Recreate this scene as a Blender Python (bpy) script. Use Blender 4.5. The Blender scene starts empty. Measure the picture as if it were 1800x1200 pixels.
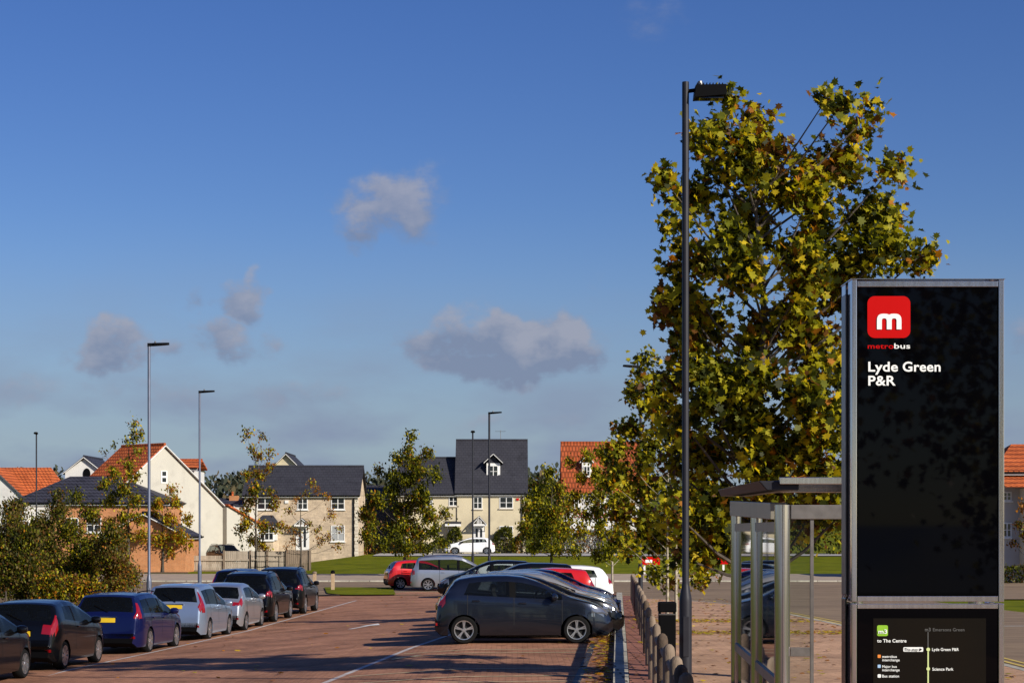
import bpy, bmesh, math, random
import numpy as np
from mathutils import Vector, Matrix
random.seed(7); RNG = np.random.default_rng(7)
S = bpy.context.scene; C = S.collection
R = math.radians; PI = math.pi

# ------------------------------------------------------------------ camera, sky, sun, exposure
CAMH = 2.5; F = 3400.0; HX = 900.0; HY = 930.0
cam = bpy.data.cameras.new('camera'); camo = bpy.data.objects.new('camera', cam); C.objects.link(camo)
camo.location = (0, 0, CAMH); camo.rotation_euler = (R(90), 0, 0)
cam.sensor_width = 36; cam.lens = F/1800*36; cam.shift_y = (HY-600)/1800
cam.clip_start = .1; cam.clip_end = 6000
S.camera = camo
SUN_EL = 28.0; SDX, SDY = .745, -.667            # horizontal direction towards the sun
sl = bpy.data.lights.new('sun', 'SUN'); slo = bpy.data.objects.new('sun', sl); C.objects.link(slo)
sl.energy = 4.9; sl.angle = R(.5); sl.color = (1, .93, .82)
sv = Vector((SDX*math.cos(R(SUN_EL)), SDY*math.cos(R(SUN_EL)), math.sin(R(SUN_EL))))
slo.rotation_euler = sv.to_track_quat('Z', 'Y').to_euler()
S.view_settings.view_transform = 'Standard'; S.view_settings.look = 'None'
S.view_settings.exposure = 0.3; S.view_settings.gamma = 1

W = bpy.data.worlds.new('World'); S.world = W; W.use_nodes = True
nt = W.node_tree; nt.nodes.clear()
def N(t, **k):
    n = nt.nodes.new(t)
    for a, b in k.items(): setattr(n, a, b)
    return n
def M_(op, a, b=None, c=None, clamp=False):
    n = nt.nodes.new('ShaderNodeMath'); n.operation = op; n.use_clamp = clamp
    for i, v in enumerate((a, b, c)):
        if v is None: continue
        if isinstance(v, (int, float)): n.inputs[i].default_value = v
        else: nt.links.new(v, n.inputs[i])
    return n.outputs[0]
sky = N('ShaderNodeTexSky', sky_type='NISHITA'); sky.sun_disc = False
sky.sun_elevation = R(SUN_EL); sky.sun_rotation = math.atan2(SDX, SDY)
sky.altitude = 50; sky.air_density = 1.0; sky.dust_density = .4; sky.ozone_density = 5.0
hs = N('ShaderNodeHueSaturation'); hs.inputs['Saturation'].default_value = 1.2; hs.inputs['Value'].default_value = 1.22; hs.inputs['Hue'].default_value = .520
nt.links.new(sky.outputs[0], hs.inputs['Color'])
tc = N('ShaderNodeTexCoord'); sp = N('ShaderNodeSeparateXYZ'); nt.links.new(tc.outputs['Generated'], sp.inputs[0])
ymax = M_('MAXIMUM', sp.outputs[1], .02)
U = M_('DIVIDE', sp.outputs[0], ymax); V = M_('DIVIDE', sp.outputs[2], ymax)
nz = N('ShaderNodeTexNoise'); nz.inputs['Scale'].default_value = 48; nz.inputs['Detail'].default_value = 9; nz.inputs['Roughness'].default_value = .6
mp = N('ShaderNodeMapping'); mp.inputs['Scale'].default_value = (1, 1, 1.7)
nt.links.new(tc.outputs['Generated'], mp.inputs[0]); nt.links.new(mp.outputs[0], nz.inputs['Vector'])
nz2 = N('ShaderNodeTexNoise'); nz2.inputs['Scale'].default_value = 13; nz2.inputs['Detail'].default_value = 8
mp2 = N('ShaderNodeMapping'); mp2.inputs['Scale'].default_value = (1, 1, 2.6)
nt.links.new(tc.outputs['Generated'], mp2.inputs[0]); nt.links.new(mp2.outputs[0], nz2.inputs['Vector'])
wn = N('ShaderNodeTexNoise'); wn.inputs['Scale'].default_value = 34; wn.inputs['Detail'].default_value = 7
nt.links.new(tc.outputs['Generated'], wn.inputs['Vector']); ws_ = N('ShaderNodeSeparateColor'); nt.links.new(wn.outputs['Color'], ws_.inputs[0])
Vh = V
U = M_('ADD', U, M_('MULTIPLY_ADD', ws_.outputs[0], .075, -.0375)); V = M_('ADD', V, M_('MULTIPLY_ADD', ws_.outputs[1], .046, -.023))
dens = None; hacc = None
# drifting clouds: direction (px, py) of the centre and half sizes
for (px, py, a, b, s) in [(705, 350, 135, 70, .85), (650, 385, 80, 40, .8), (915, 605, 215, 78, 1.5), (820, 590, 95, 60, .9), (1010, 620, 115, 60, 1.2), (425, 520, 75, 62, 1),
                          (195, 605, 100, 58, 1.1), (400, 600, 90, 50, .9), (1150, 25, 105, 45, .35), (1790, 590, 60, 40, .6), (560, 700, 150, 34, .5), (250, 680, 120, 30, .45), (900, 740, 170, 28, .4), (60, 690, 90, 40, .4), (1040, 500, 60, 40, .35)]:
    du = M_('MULTIPLY', M_('SUBTRACT', U, (px-HX)/F), F/a); dv = M_('MULTIPLY', M_('SUBTRACT', V, (HY-py)/F), F/b)
    r2 = M_('ADD', M_('MULTIPLY', du, du), M_('MULTIPLY', dv, dv))
    m = M_('MULTIPLY', M_('SUBTRACT', 1.0, r2, clamp=True), s)
    dens = m if dens is None else M_('MAXIMUM', dens, m)
    hh_ = M_('MULTIPLY', m, dv); hacc = hh_ if hacc is None else M_('ADD', hacc, hh_)
nn = M_('MULTIPLY_ADD', nz.outputs[0], 3.2, -1.62)
cl = M_('MULTIPLY', dens, M_('ADD', M_('MULTIPLY', dens, .7), M_('ADD', nn, .36)), clamp=True)
sm = N('ShaderNodeMapRange', interpolation_type='SMOOTHSTEP'); nt.links.new(cl, sm.inputs[0])
sm.inputs[1].default_value = .0; sm.inputs[2].default_value = .85; sm.inputs[4].default_value = .82
# thin low veil near the horizon
lo = N('ShaderNodeMapRange', interpolation_type='SMOOTHSTEP'); nt.links.new(Vh, lo.inputs[0])
lo.inputs[1].default_value = .17; lo.inputs[2].default_value = .02; lo.inputs[3].default_value = 0; lo.inputs[4].default_value = 1
veil = M_('MULTIPLY', lo.outputs[0], M_('MULTIPLY_ADD', nz2.outputs[0], 4.2, -1.75, clamp=True))
mask = sm.outputs[0]
ccol = N('ShaderNodeMix', data_type='RGBA')
nt.links.new(M_('ADD', M_('MULTIPLY_ADD', nz.outputs[0], 2.2, -.72), M_('MULTIPLY', hacc, 1.1), clamp=True), ccol.inputs[0])
ccol.inputs[6].default_value = (2.7, 3.3, 4.9, 1); ccol.inputs[7].default_value = (4.7, 4.9, 6.0, 1)
vm_ = N('ShaderNodeMix', data_type='RGBA'); vm_.inputs[7].default_value = (3.25, 4.05, 5.75, 1)
vf = M_('MULTIPLY_ADD', lo.outputs[0], .62, M_('MULTIPLY', veil, .45), clamp=True)
nt.links.new(vf, vm_.inputs[0]); nt.links.new(hs.outputs[0], vm_.inputs[6])
mx = N('ShaderNodeMix', data_type='RGBA')
nt.links.new(mask, mx.inputs[0]); nt.links.new(vm_.outputs[2], mx.inputs[6]); nt.links.new(ccol.outputs[2], mx.inputs[7])
bg = N('ShaderNodeBackground'); bg.inputs[1].default_value = .06
nt.links.new(mx.outputs[2], bg.inputs[0]); wo = N('ShaderNodeOutputWorld'); nt.links.new(bg.outputs[0], wo.inputs[0])

# ------------------------------------------------------------------ materials
MATS = {}
def mat(name, col, rough=.6, metal=0, col2=None, nscale=3, bump=0, bscale=40, coat=0, spec=.5, mapscale=None, trans=0):
    if name in MATS: return MATS[name]
    m = bpy.data.materials.new(name); m.use_nodes = True; t = m.node_tree
    b = t.nodes['Principled BSDF']; b.inputs['Roughness'].default_value = rough; b.inputs['Metallic'].default_value = metal
    b.inputs['Coat Weight'].default_value = coat; b.inputs['Coat Roughness'].default_value = .04
    b.inputs['Specular IOR Level'].default_value = spec
    b.inputs['Base Color'].default_value = (*col, 1)
    c = t.nodes.new('ShaderNodeTexCoord')
    vec = c.outputs['Object']
    if mapscale:
        mp = t.nodes.new('ShaderNodeMapping'); mp.inputs['Scale'].default_value = mapscale
        t.links.new(vec, mp.inputs[0]); vec = mp.outputs[0]
    n = t.nodes.new('ShaderNodeTexNoise'); n.inputs['Scale'].default_value = nscale; n.inputs['Detail'].default_value = 6
    t.links.new(vec, n.inputs['Vector'])
    if col2 is None: col2 = tuple(x*.85 for x in col)
    r = t.nodes.new('ShaderNodeValToRGB'); t.links.new(n.outputs[0], r.inputs[0])
    r.color_ramp.elements[0].position = .35; r.color_ramp.elements[1].position = .65
    r.color_ramp.elements[0].color = (*col, 1); r.color_ramp.elements[1].color = (*col2, 1)
    t.links.new(r.outputs[0], b.inputs['Base Color'])
    if bump:
        n2 = t.nodes.new('ShaderNodeTexNoise'); n2.inputs['Scale'].default_value = bscale; n2.inputs['Detail'].default_value = 5
        t.links.new(vec, n2.inputs['Vector'])
        bp = t.nodes.new('ShaderNodeBump'); bp.inputs['Strength'].default_value = bump; bp.inputs['Distance'].default_value = .02
        t.links.new(n2.outputs[0], bp.inputs['Height']); t.links.new(bp.outputs[0], b.inputs['Normal'])
    if trans:
        tr = t.nodes.new('ShaderNodeBsdfTranslucent'); mx = t.nodes.new('ShaderNodeMixShader'); mx.inputs[0].default_value = trans
        g = t.nodes.new('ShaderNodeMix'); g.data_type = 'RGBA'; g.blend_type = 'MULTIPLY'; g.inputs[0].default_value = 1
        g.inputs[7].default_value = (1.5, 1.5, .7, 1); t.links.new(r.outputs[0], g.inputs[6]); t.links.new(g.outputs[2], tr.inputs[0])
        t.links.new(b.outputs[0], mx.inputs[1]); t.links.new(tr.outputs[0], mx.inputs[2])
        t.links.new(mx.outputs[0], t.nodes['Material Output'].inputs[0])
    MATS[name] = m; return m
def brickmat(name, c1, c2, mortar, bw, bh, ms=.015, rough=.8, axes='xz', stain=.25, offset=.5, bump=.3, rot=0, patch=0):
    if name in MATS: return MATS[name]
    m = bpy.data.materials.new(name); m.use_nodes = True; t = m.node_tree
    b = t.nodes['Principled BSDF']; b.inputs['Roughness'].default_value = rough; b.inputs['Specular IOR Level'].default_value = .1
    c = t.nodes.new('ShaderNodeTexCoord'); s = t.nodes.new('ShaderNodeSeparateXYZ'); t.links.new(c.outputs['Object'], s.inputs[0])
    cb = t.nodes.new('ShaderNodeCombineXYZ')
    def ax(ch):
        if ch == 's':   # x+y so that side walls get courses too
            a = t.nodes.new('ShaderNodeMath'); a.operation = 'ADD'; t.links.new(s.outputs[0], a.inputs[0]); t.links.new(s.outputs[1], a.inputs[1]); return a.outputs[0]
        return s.outputs['xyz'.index(ch)]
    t.links.new(ax(axes[0]), cb.inputs[0]); t.links.new(ax(axes[1]), cb.inputs[1])
    vec = cb.outputs[0]
    if rot:
        mr = t.nodes.new('ShaderNodeMapping'); mr.inputs['Rotation'].default_value = (0, 0, rot); t.links.new(vec, mr.inputs[0]); vec = mr.outputs[0]
    br = t.nodes.new('ShaderNodeTexBrick'); br.offset = offset
    br.inputs['Color1'].default_value = (*c1, 1); br.inputs['Color2'].default_value = (*c2, 1); br.inputs['Mortar'].default_value = (*mortar, 1)
    br.inputs['Scale'].default_value = 1; br.inputs['Mortar Size'].default_value = ms; br.inputs['Brick Width'].default_value = bw; br.inputs['Row Height'].default_value = bh
    br.inputs['Mortar Smooth'].default_value = .2
    t.links.new(vec, br.inputs['Vector'])
    out = br.outputs[0]
    for sc_, am in ((.7, stain), (6, stain*.6)):
        n = t.nodes.new('ShaderNodeTexNoise'); n.inputs['Scale'].default_value = sc_; n.inputs['Detail'].default_value = 6
        t.links.new(c.outputs['Object'], n.inputs['Vector'])
        mr = t.nodes.new('ShaderNodeMapRange'); mr.inputs[1].default_value = .3; mr.inputs[2].default_value = .7
        mr.inputs[3].default_value = 1-am; mr.inputs[4].default_value = 1+am*.5
        t.links.new(n.outputs[0], mr.inputs[0])
        vm = t.nodes.new('ShaderNodeVectorMath'); vm.operation = 'SCALE'; t.links.new(out, vm.inputs[0]); t.links.new(mr.outputs[0], vm.inputs['Scale']); out = vm.outputs[0]
    t.links.new(out, b.inputs['Base Color'])
    if bump:
        bp = t.nodes.new('ShaderNodeBump'); bp.inputs['Strength'].default_value = bump; bp.inputs['Distance'].default_value = .01
        iv = t.nodes.new('ShaderNodeMath'); iv.operation = 'SUBTRACT'; iv.inputs[0].default_value = 1; t.links.new(br.outputs['Fac'], iv.inputs[1])
        t.links.new(iv.outputs[0], bp.inputs['Height']); t.links.new(bp.outputs[0], b.inputs['Normal'])
    MATS[name] = m; return m
def glassmat(name, tint, thr, rough=.02, base=(.01, .012, .014)):
    if name in MATS: return MATS[name]
    m = bpy.data.materials.new(name); m.use_nodes = True; t = m.node_tree
    b = t.nodes['Principled BSDF']; b.inputs['Base Color'].default_value = (*base, 1); b.inputs['Roughness'].default_value = rough
    tr = t.nodes.new('ShaderNodeBsdfTransparent'); tr.inputs[0].default_value = (*tint, 1)
    fr = t.nodes.new('ShaderNodeFresnel'); fr.inputs[0].default_value = 1.5
    a = t.nodes.new('ShaderNodeMath'); a.operation = 'MULTIPLY_ADD'; a.inputs[1].default_value = -thr; a.inputs[2].default_value = thr
    t.links.new(fr.outputs[0], a.inputs[0])
    mx = t.nodes.new('ShaderNodeMixShader'); t.links.new(a.outputs[0], mx.inputs[0]); t.links.new(b.outputs[0], mx.inputs[1]); t.links.new(tr.outputs[0], mx.inputs[2])
    t.links.new(mx.outputs[0], t.nodes['Material Output'].inputs[0])
    MATS[name] = m; return m
white = mat('white_paint', (.78, .77, .73), .5, col2=(.7, .69, .66))
black = mat('black_plastic', (.0035, .0035, .004), .55, spec=.06)
darkmetal = mat('dark_grey_painted_steel', (.026, .026, .032), .45, metal=.2, col2=(.02, .02, .026), spec=.3)
poleblue = mat('galvanised_blue_grey_steel', (.17, .19, .25), .45, metal=.5)
steel = mat('brushed_stainless_steel', (.62, .58, .60), .11, metal=.92, col2=(.50, .46, .475), nscale=60, mapscale=(1, 1, .03))
steeld = mat('weathered_steel', (.24, .22, .20), .4, metal=.7, col2=(.18, .165, .15), nscale=12)
glassdark = glassmat('house_window_glass', (1, 1, 1), 0, .06, (.015, .018, .022))
cglass = glassmat('car_window_glass', (.74, .80, .80), .72, .015)
clear = glassmat('clear_shelter_glass', (.88, .92, .9), .93, .02, (.02, .03, .03))

def stained(m, sc, lo_, hi_, amt):
    t = m.node_tree; b = t.nodes['Principled BSDF']; src = b.inputs['Base Color'].links[0].from_socket
    c = [n for n in t.nodes if n.type == 'TEX_COORD'][0]; n = t.nodes.new('ShaderNodeTexNoise'); n.inputs['Scale'].default_value = sc; n.inputs['Detail'].default_value = 4
    t.links.new(c.outputs['Object'], n.inputs['Vector']); mr = t.nodes.new('ShaderNodeMapRange'); mr.interpolation_type = 'SMOOTHSTEP'; mr.inputs[1].default_value = lo_; mr.inputs[2].default_value = hi_; mr.inputs[3].default_value = 1; mr.inputs[4].default_value = 1-amt
    t.links.new(n.outputs[0], mr.inputs[0]); vm = t.nodes.new('ShaderNodeVectorMath'); vm.operation = 'SCALE'; t.links.new(src, vm.inputs[0]); t.links.new(mr.outputs[0], vm.inputs['Scale']); t.links.new(vm.outputs[0], b.inputs['Base Color'])

# ------------------------------------------------------------------ mesh helpers
class MB:
    def __init__(s): s.v = []; s.f = []; s.m = []
    def quad(s, pts, mi=0):
        n = len(s.v); s.v += [tuple(p) for p in pts]; s.f.append(tuple(range(n, n+len(pts)))); s.m.append(mi); return s
    def box(s, x0, x1, y0, y1, z0, z1, mi=0, bev=0):
        n = len(s.v)
        s.v += [(x0, y0, z0), (x1, y0, z0), (x1, y1, z0), (x0, y1, z0), (x0, y0, z1), (x1, y0, z1), (x1, y1, z1), (x0, y1, z1)]
        for f in ((3, 2, 1, 0), (4, 5, 6, 7), (0, 1, 5, 4), (1, 2, 6, 5), (2, 3, 7, 6), (3, 0, 4, 7)):
            s.f.append(tuple(n+i for i in f)); s.m.append(mi)
        return s
    def hexa(s, p, mi=0):
        n = len(s.v); s.v += [tuple(q) for q in p]
        for f in ((3, 2, 1, 0), (4, 5, 6, 7), (0, 1, 5, 4), (1, 2, 6, 5), (2, 3, 7, 6), (3, 0, 4, 7)):
            s.f.append(tuple(n+i for i in f)); s.m.append(mi)
        return s
    def bar(s, a, b, w, h=None, mi=0, up=(0, 0, 1)):
        a = Vector(a); b = Vector(b); h = h or w; d = (b-a).normalized(); u = Vector(up)
        if abs(d.dot(u)) > .98: u = Vector((0, 1, 0))
        x = d.cross(u).normalized()*w/2; y = x.cross(d).normalized()*h/2
        return s.hexa([a-x-y, a+x-y, b+x-y, b-x-y, a-x+y, a+x+y, b+x+y, b-x+y], mi)
    def tube(s, pts, rads, n=8, mi=0, cap=True):
        pts = [Vector(p) for p in pts]; base = len(s.v)
        for i, p in enumerate(pts):
            d = (pts[min(i+1, len(pts)-1)]-pts[max(i-1, 0)]).normalized()
            u = Vector((0, 0, 1)) if abs(d.z) < .9 else Vector((1, 0, 0))
            x = d.cross(u).normalized(); y = x.cross(d)
            for k in range(n):
                a = 2*PI*k/n; s.v.append(tuple(p+(x*math.cos(a)+y*math.sin(a))*rads[i]))
        for i in range(len(pts)-1):
            for k in range(n):
                a = base+i*n+k; b = base+i*n+(k+1) % n
                s.f.append((a, b, b+n, a+n)); s.m.append(mi)
        if cap:
            s.f.append(tuple(base+k for k in range(n))[::-1]); s.m.append(mi)
            s.f.append(tuple(base+(len(pts)-1)*n+k for k in range(n))); s.m.append(mi)
        return s
    def lathe(s, prof, c=(0, 0, 0), axis='z', n=16, mi=0):
        base = len(s.v)
        for (r, h) in prof:
            for k in range(n):
                a = 2*PI*k/n; p = (r*math.cos(a), r*math.sin(a), h)
                if axis == 'y': p = (p[0], p[2], p[1])
                s.v.append((c[0]+p[0], c[1]+p[1], c[2]+p[2]))
        for i in range(len(prof)-1):
            for k in range(n):
                a = base+i*n+k; b = base+i*n+(k+1) % n
                s.f.append((a, b, b+n, a+n)); s.m.append(mi)
        return s
    def build(s, name, mats, parent=None, smooth=None, bevel=0):
        me = bpy.data.meshes.new(name); me.from_pydata(s.v, [], s.f)
        if not isinstance(mats, (list, tuple)): mats = [mats]
        for m in mats: me.materials.append(m)
        if len(mats) > 1: me.polygons.foreach_set('material_index', s.m)
        if smooth is not None:
            me.polygons.foreach_set('use_smooth', [True]*len(s.f)); me.set_sharp_from_angle(angle=R(smooth))
        bm = bmesh.new(); bm.from_mesh(me); bmesh.ops.recalc_face_normals(bm, faces=bm.faces); bm.to_mesh(me); bm.free()
        me.update()
        o = bpy.data.objects.new(name, me); C.objects.link(o)
        if parent: o.parent = parent
        if bevel:
            b = o.modifiers.new('bevel', 'BEVEL'); b.width = bevel; b.segments = 2; b.limit_method = 'ANGLE'
        return o
def thing(name, label, cat, loc=(0, 0, 0), rz=0, group=None):
    o = bpy.data.objects.new(name, None); C.objects.link(o); o.empty_display_size = .3
    o.location = loc; o.rotation_euler = (0, 0, rz); return tag(o, label, cat, group)
def tag(o, label, cat, group=None):
    o['label'] = label; o['category'] = cat
    if group: o['group'] = group
    return o
def struct(o): o['kind'] = 'structure'; return o
def copy_tree(o, parent=None):
    c = o.copy(); C.objects.link(c)
    if parent: c.parent = parent
    for ch in [k for k in bpy.data.objects if k.parent == o]: copy_tree(ch, c)
    return c
def wx(px, d): return (px-HX)/F*d
def wz(py, d): return CAMH+(HY-py)/F*d

# ------------------------------------------------------------------ terrain
def lerp(x, xs, ys): return float(np.interp(x, xs, ys))
def T(x, y):
    z = lerp(y, [0, 42, 95, 134, 170, 260, 420, 700, 1200], [0, 0, -.6, -.56, .3, .3, 4, 15, 16])
    k = min(max((-1-x)/8, 0), 1.1)*.5*lerp(y, [0, 60, 95], [1, 1, 0])
    if 132 < y < 182 and x < -13: z = z + (-.5-z)*min(1, (-13-x)/6)
    return z-k
def grid(name, m, xs, ys, dz=0.0, zf=None):
    v = []; f = []
    for y in ys:
        row = xs(y) if callable(xs) else xs
        for x in row: v.append((x, y, T(x, y)+dz if zf is None else zf(x, y)))
    n = len(row)
    for j in range(len(ys)-1):
        for i in range(n-1):
            a = j*n+i; f.append((a, a+1, a+n+1, a+n))
    me = bpy.data.meshes.new(name); me.from_pydata(v, [], f); me.materials.append(m)
    o = bpy.data.objects.new(name, me); C.objects.link(o); return o
def span(f0, f1, n): return lambda y: [f0(y)+(f1(y)-f0(y))*i/n for i in range(n+1)]
def fr(a, b, st): return [a+(b-a)*i/max(1, round((b-a)/st)) for i in range(max(1, round((b-a)/st))+1)]

grassm = mat('mown_grass', (.095, .115, .003), .9, col2=(.155, .160, .006), nscale=.8, bump=.8, bscale=14, spec=.1)
asph = mat('asphalt_road', (.26, .185, .115), .85, col2=(.18, .125, .08), nscale=.5, bump=.3, bscale=60, spec=.2, mapscale=(.5, 2, 1))
parkM = brickmat('red_block_paving', (.44, .22, .13), (.36, .17, .10), (.25, .13, .08), .22, .11, .010, axes='xy', stain=.42)
paveM2 = brickmat('pink_paving_blocks', (.53, .325, .20), (.47, .28, .17), (.39, .235, .145), .3, .15, .012, axes='xy', stain=.32)
stained(parkM, 1.9, .60, .70, .38); stained(parkM, .35, .5, .62, .16); stained(paveM2, 2.3, .60, .72, .25)
redstrip = brickmat('red_edge_blocks', (.36, .16, .11), (.28, .12, .085), (.07, .04, .03), .42, .21, .02, axes='xy', stain=.3)
kerbst = brickmat('pale_kerb_stones', (.50, .47, .38), (.42, .39, .32), (.12, .11, .09), 1.2, .42, .022, axes='xy', stain=.35)
sandy = mat('sandy_path', (.40, .30, .21), .9, col2=(.33, .25, .18), nscale=1.2, bump=.3)
soil = mat('bark_mulch_soil', (.10, .065, .035), .95, col2=(.16, .09, .03), nscale=6, bump=.8, bscale=20)
hillm = mat('far_hillside', (.035, .045, .02), .95, col2=(.09, .075, .03), nscale=.02)

xsn = fr(-700, -70, 45)+fr(-66, 66, 1.5)+fr(70, 700, 45)
ysn = fr(-60, -4, 8)+fr(0, 200, 2)+fr(210, 420, 15)+fr(440, 1300, 40)
G_ = grassm.node_tree; G_.nodes['Principled BSDF'].inputs['Specular IOR Level'].default_value = .05; stained(grassm, .25, .5, .65, .22); stained(grassm, 5, .5, .7, .25)
g = grid('ground', grassm, xsn, ysn, -.05); struct(g); g['label'] = 'green mown grass rising to the houses'
def kerbX(y): return 1.65+.055*(y-31.5)
def fenceX(y): return kerbX(y)+.62 if y > 30 else kerbX(30)+.62+(y-30)*.045
ysA = fr(6, 96, 2)
struct(grid('car_park', parkM, span(lambda y: lerp(y, [0, 66, 80, 96], [-12.7, -12.7, -12.2, -9.4]), kerbX, 14), fr(-50, 6, 8)[:-1]+ysA, 0.0))
struct(grid('edge_paving', redstrip, span(lambda y: kerbX(y)+.26, lambda y: fenceX(y)+.12, 1), fr(6, 84, 2), .10))
def kerbgrid(name, f0, f1, ys, m, h):
    o = MB()
    for a, b in zip(ys[:-1], ys[1:]):
        p = [(f0(a), a, T(f0(a), a)-.04), (f1(a), a, T(f1(a), a)-.04), (f1(b), b, T(f1(b), b)-.04), (f0(b), b, T(f0(b), b)-.04)]
        o.hexa(p+[(q[0], q[1], q[2]+.04+h) for q in p])
    return struct(o.build(name, m))
kerbgrid('kerb', kerbX, lambda y: kerbX(y)+.25, fr(6, 90, 2), kerbst, .115)
struct(grid('pavement', paveM2, span(lambda y: fenceX(y)+.12, lambda y: lerp(y, [0, 58, 68, 73, 77, 80], [9.0, 8.45, 8.2, 7.6, 6.4, 5.0]), 10), fr(-50, 6, 8)[:-1]+fr(6, 80, 2), .10))
struct(grid('road', asph, fr(9.0, 17, 2), fr(-50, 4, 6)[:-1]+fr(4, 82, 2), .0))
def xrd(y): return lerp(y, [81, 90, 92], [4.6, 4.6, -66])
struct(grid('cross_road', asph, span(xrd, lambda y: 66, 44), fr(82.05, 91, 1)+fr(92, 114, 2), .0))
kerbgrid('road_kerb', lambda y: lerp(y, [0, 58, 68, 73, 77, 80], [9.0, 8.45, 8.2, 7.6, 6.4, 5.0]), lambda y: lerp(y, [0, 58, 68, 73, 77, 80], [9.0, 8.45, 8.2, 7.6, 6.4, 5.0])+.15, fr(6, 80, 2), kerbst, .105)
struct(grid('road_infill', asph, span(lambda y: lerp(y, [40, 58, 68, 73, 77, 80, 82], [8.5, 8.45, 8.2, 7.6, 6.4, 5.0, 4.6])+.1, lambda y: 9.05, 3), fr(40, 82, 1), -.004))
yellow = mat('yellow_road_paint', (.62, .44, .08), .7, col2=(.45, .32, .07), nscale=4)
cream = mat('worn_cream_paint', (.58, .50, .28), .7, col2=(.42, .30, .18), nscale=5)
wline = mat('worn_white_line', (.52, .49, .46), .7, col2=(.38, .30, .26), nscale=4)
for off in (.62, .86):
    f0 = lambda y, o=off: lerp(y, [0, 58, 68, 73, 77, 80], [9.0, 8.45, 8.2, 7.6, 6.4, 5.0])+o
    struct(grid('yellow_line', yellow, span(f0, lambda y: f0(y)+.1, 1), fr(10, 72, 1), .008))
struct(grid('far_pavement', sandy, fr(-66, 66, 3), fr(114.3, 131, 2), .06))
kerbgrid2 = MB()
for a, b in zip(fr(-66, 66, 6)[:-1], fr(-66, 66, 6)[1:]): kerbgrid2.hexa([(a, 114, -.72), (b, 114, -.72), (b, 114.3, -.72), (a, 114.3, -.72), (a, 114, -.5), (b, 114, -.5), (b, 114.3, -.5), (a, 114.3, -.5)])
struct(kerbgrid2.build('far_kerb', kerbst))
struct(grid('grass_verge', grassm, span(lambda y: lerp(y, [90, 93, 102], [-7.6, -8.9, -9.9]), lambda y: lerp(y, [90, 102], [-5.4, -6.3]), 4), fr(90.5, 102, 1.15), .05))
lightroad = mat('pale_estate_road', (.36, .34, .32), .85, col2=(.30, .29, .28), nscale=.6, bump=.2)
struct(grid('estate_road', lightroad, fr(-12, 66, 3), fr(166.5, 176.5, 2), .02))
struct(grid('verge_soil', soil, fr(-40, -12.8, 2.2), fr(30, 88, 2), .03))
# road and bay markings
def rearline(y): return -3.35+.118*(y-32.7)
struct(grid('bay_end_line', wline, span(rearline, lambda y: rearline(y)+.12, 1), fr(24, 92, 1), .006))
def sideline(y): return lerp(y, [20, 38, 48.3, 72, 88], [-11.4, -9.95, -9.05, -7.5, -6.6])
struct(grid('queue_line', wline, span(sideline, lambda y: sideline(y)+.12, 1), fr(22, 84, 1), .006))
def strip(name, m, a, b, w, n=12, dz=.008):
    a = Vector(a); b = Vector(b); d = (b-a).normalized(); q = Vector((-d.y, d.x))*w/2; o = MB()
    for i in range(n):
        p = a+(b-a)*i/n; r = a+(b-a)*(i+1)/n
        o.quad([(c.x, c.y, T(c.x, c.y)+dz) for c in (p-q, r-q, r+q, p+q)])
    return struct(o.build(name, m))
for y in (31.4, 32.6, 34.4, 38.9, 40.0):
    strip('bay_marking', cream, (rearline(y)+.25, y), (kerbX(y)-.35, y+.5), .10)
for y in (32.0, 38.9):
    strip('bay_marking', cream, (rearline(y)+.2, y-.5), (rearline(y)+.75, y+.35), .12, 2, .01)
drain = mat('dark_drain_joint', (.03, .028, .03), .6)
strip('drain_channel', drain, (kerbX(30)-.9, 26), (kerbX(43)-.45, 43), .13, 16, .007)
wl2 = mat('white_road_paint', (.75, .74, .70), .7)
ar = MB(); ay = 57
for q in ([(-4.75, ay-1.1), (-4.62, ay-1.1), (-4.2, ay+1), (-4.33, ay+1)], [(-4.55, ay+.8), (-3.95, ay+.9), (-4.1, ay+2.3)]):
    ar.quad([(a, b, T(a, b)+.012) for a, b in q])
struct(ar.build('road_arrow', wl2))
strip('road_line', wl2, (10.6, 52), (16.5, 52.6), .14, 6, .01)
dirt = MB()

# ------------------------------------------------------------------ leaves and trees
LEAFCOL = {'dg': (.035, .042, .005), 'g': (.15, .16, .010), 'yg': (.40, .36, .016), 'y': (.68, .50, .02), 'o': (.44, .17, .014), 'b': (.14, .06, .014), 'ol': (.16, .12, .03)}
for k, c in LEAFCOL.items(): mat('leaf_'+k, c, .48, col2=tuple(x*.65 for x in c), nscale=9, trans=.42, spec=.15)
bark = mat('dark_bark', (.09, .07, .05), .9, col2=(.05, .04, .03), nscale=8, bump=.6, bscale=30)
palebark = mat('pale_bark', (.42, .37, .28), .85, col2=(.22, .18, .13), nscale=9, bump=.4, bscale=30)
PLANE = [(0, -.42), (.15, -.30), (.44, -.34), (.30, -.08), (.56, .12), (.30, .17), (.27, .34), (.11, .30), (0, .62), (-.11, .30), (-.27, .34), (-.30, .17), (-.56, .12), (-.30, -.08), (-.44, -.34), (-.15, -.30)]
OVAL = [(0, -.5), (.3, -.1), (.22, .3), (0, .55), (-.22, .3), (-.3, -.1)]
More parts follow.
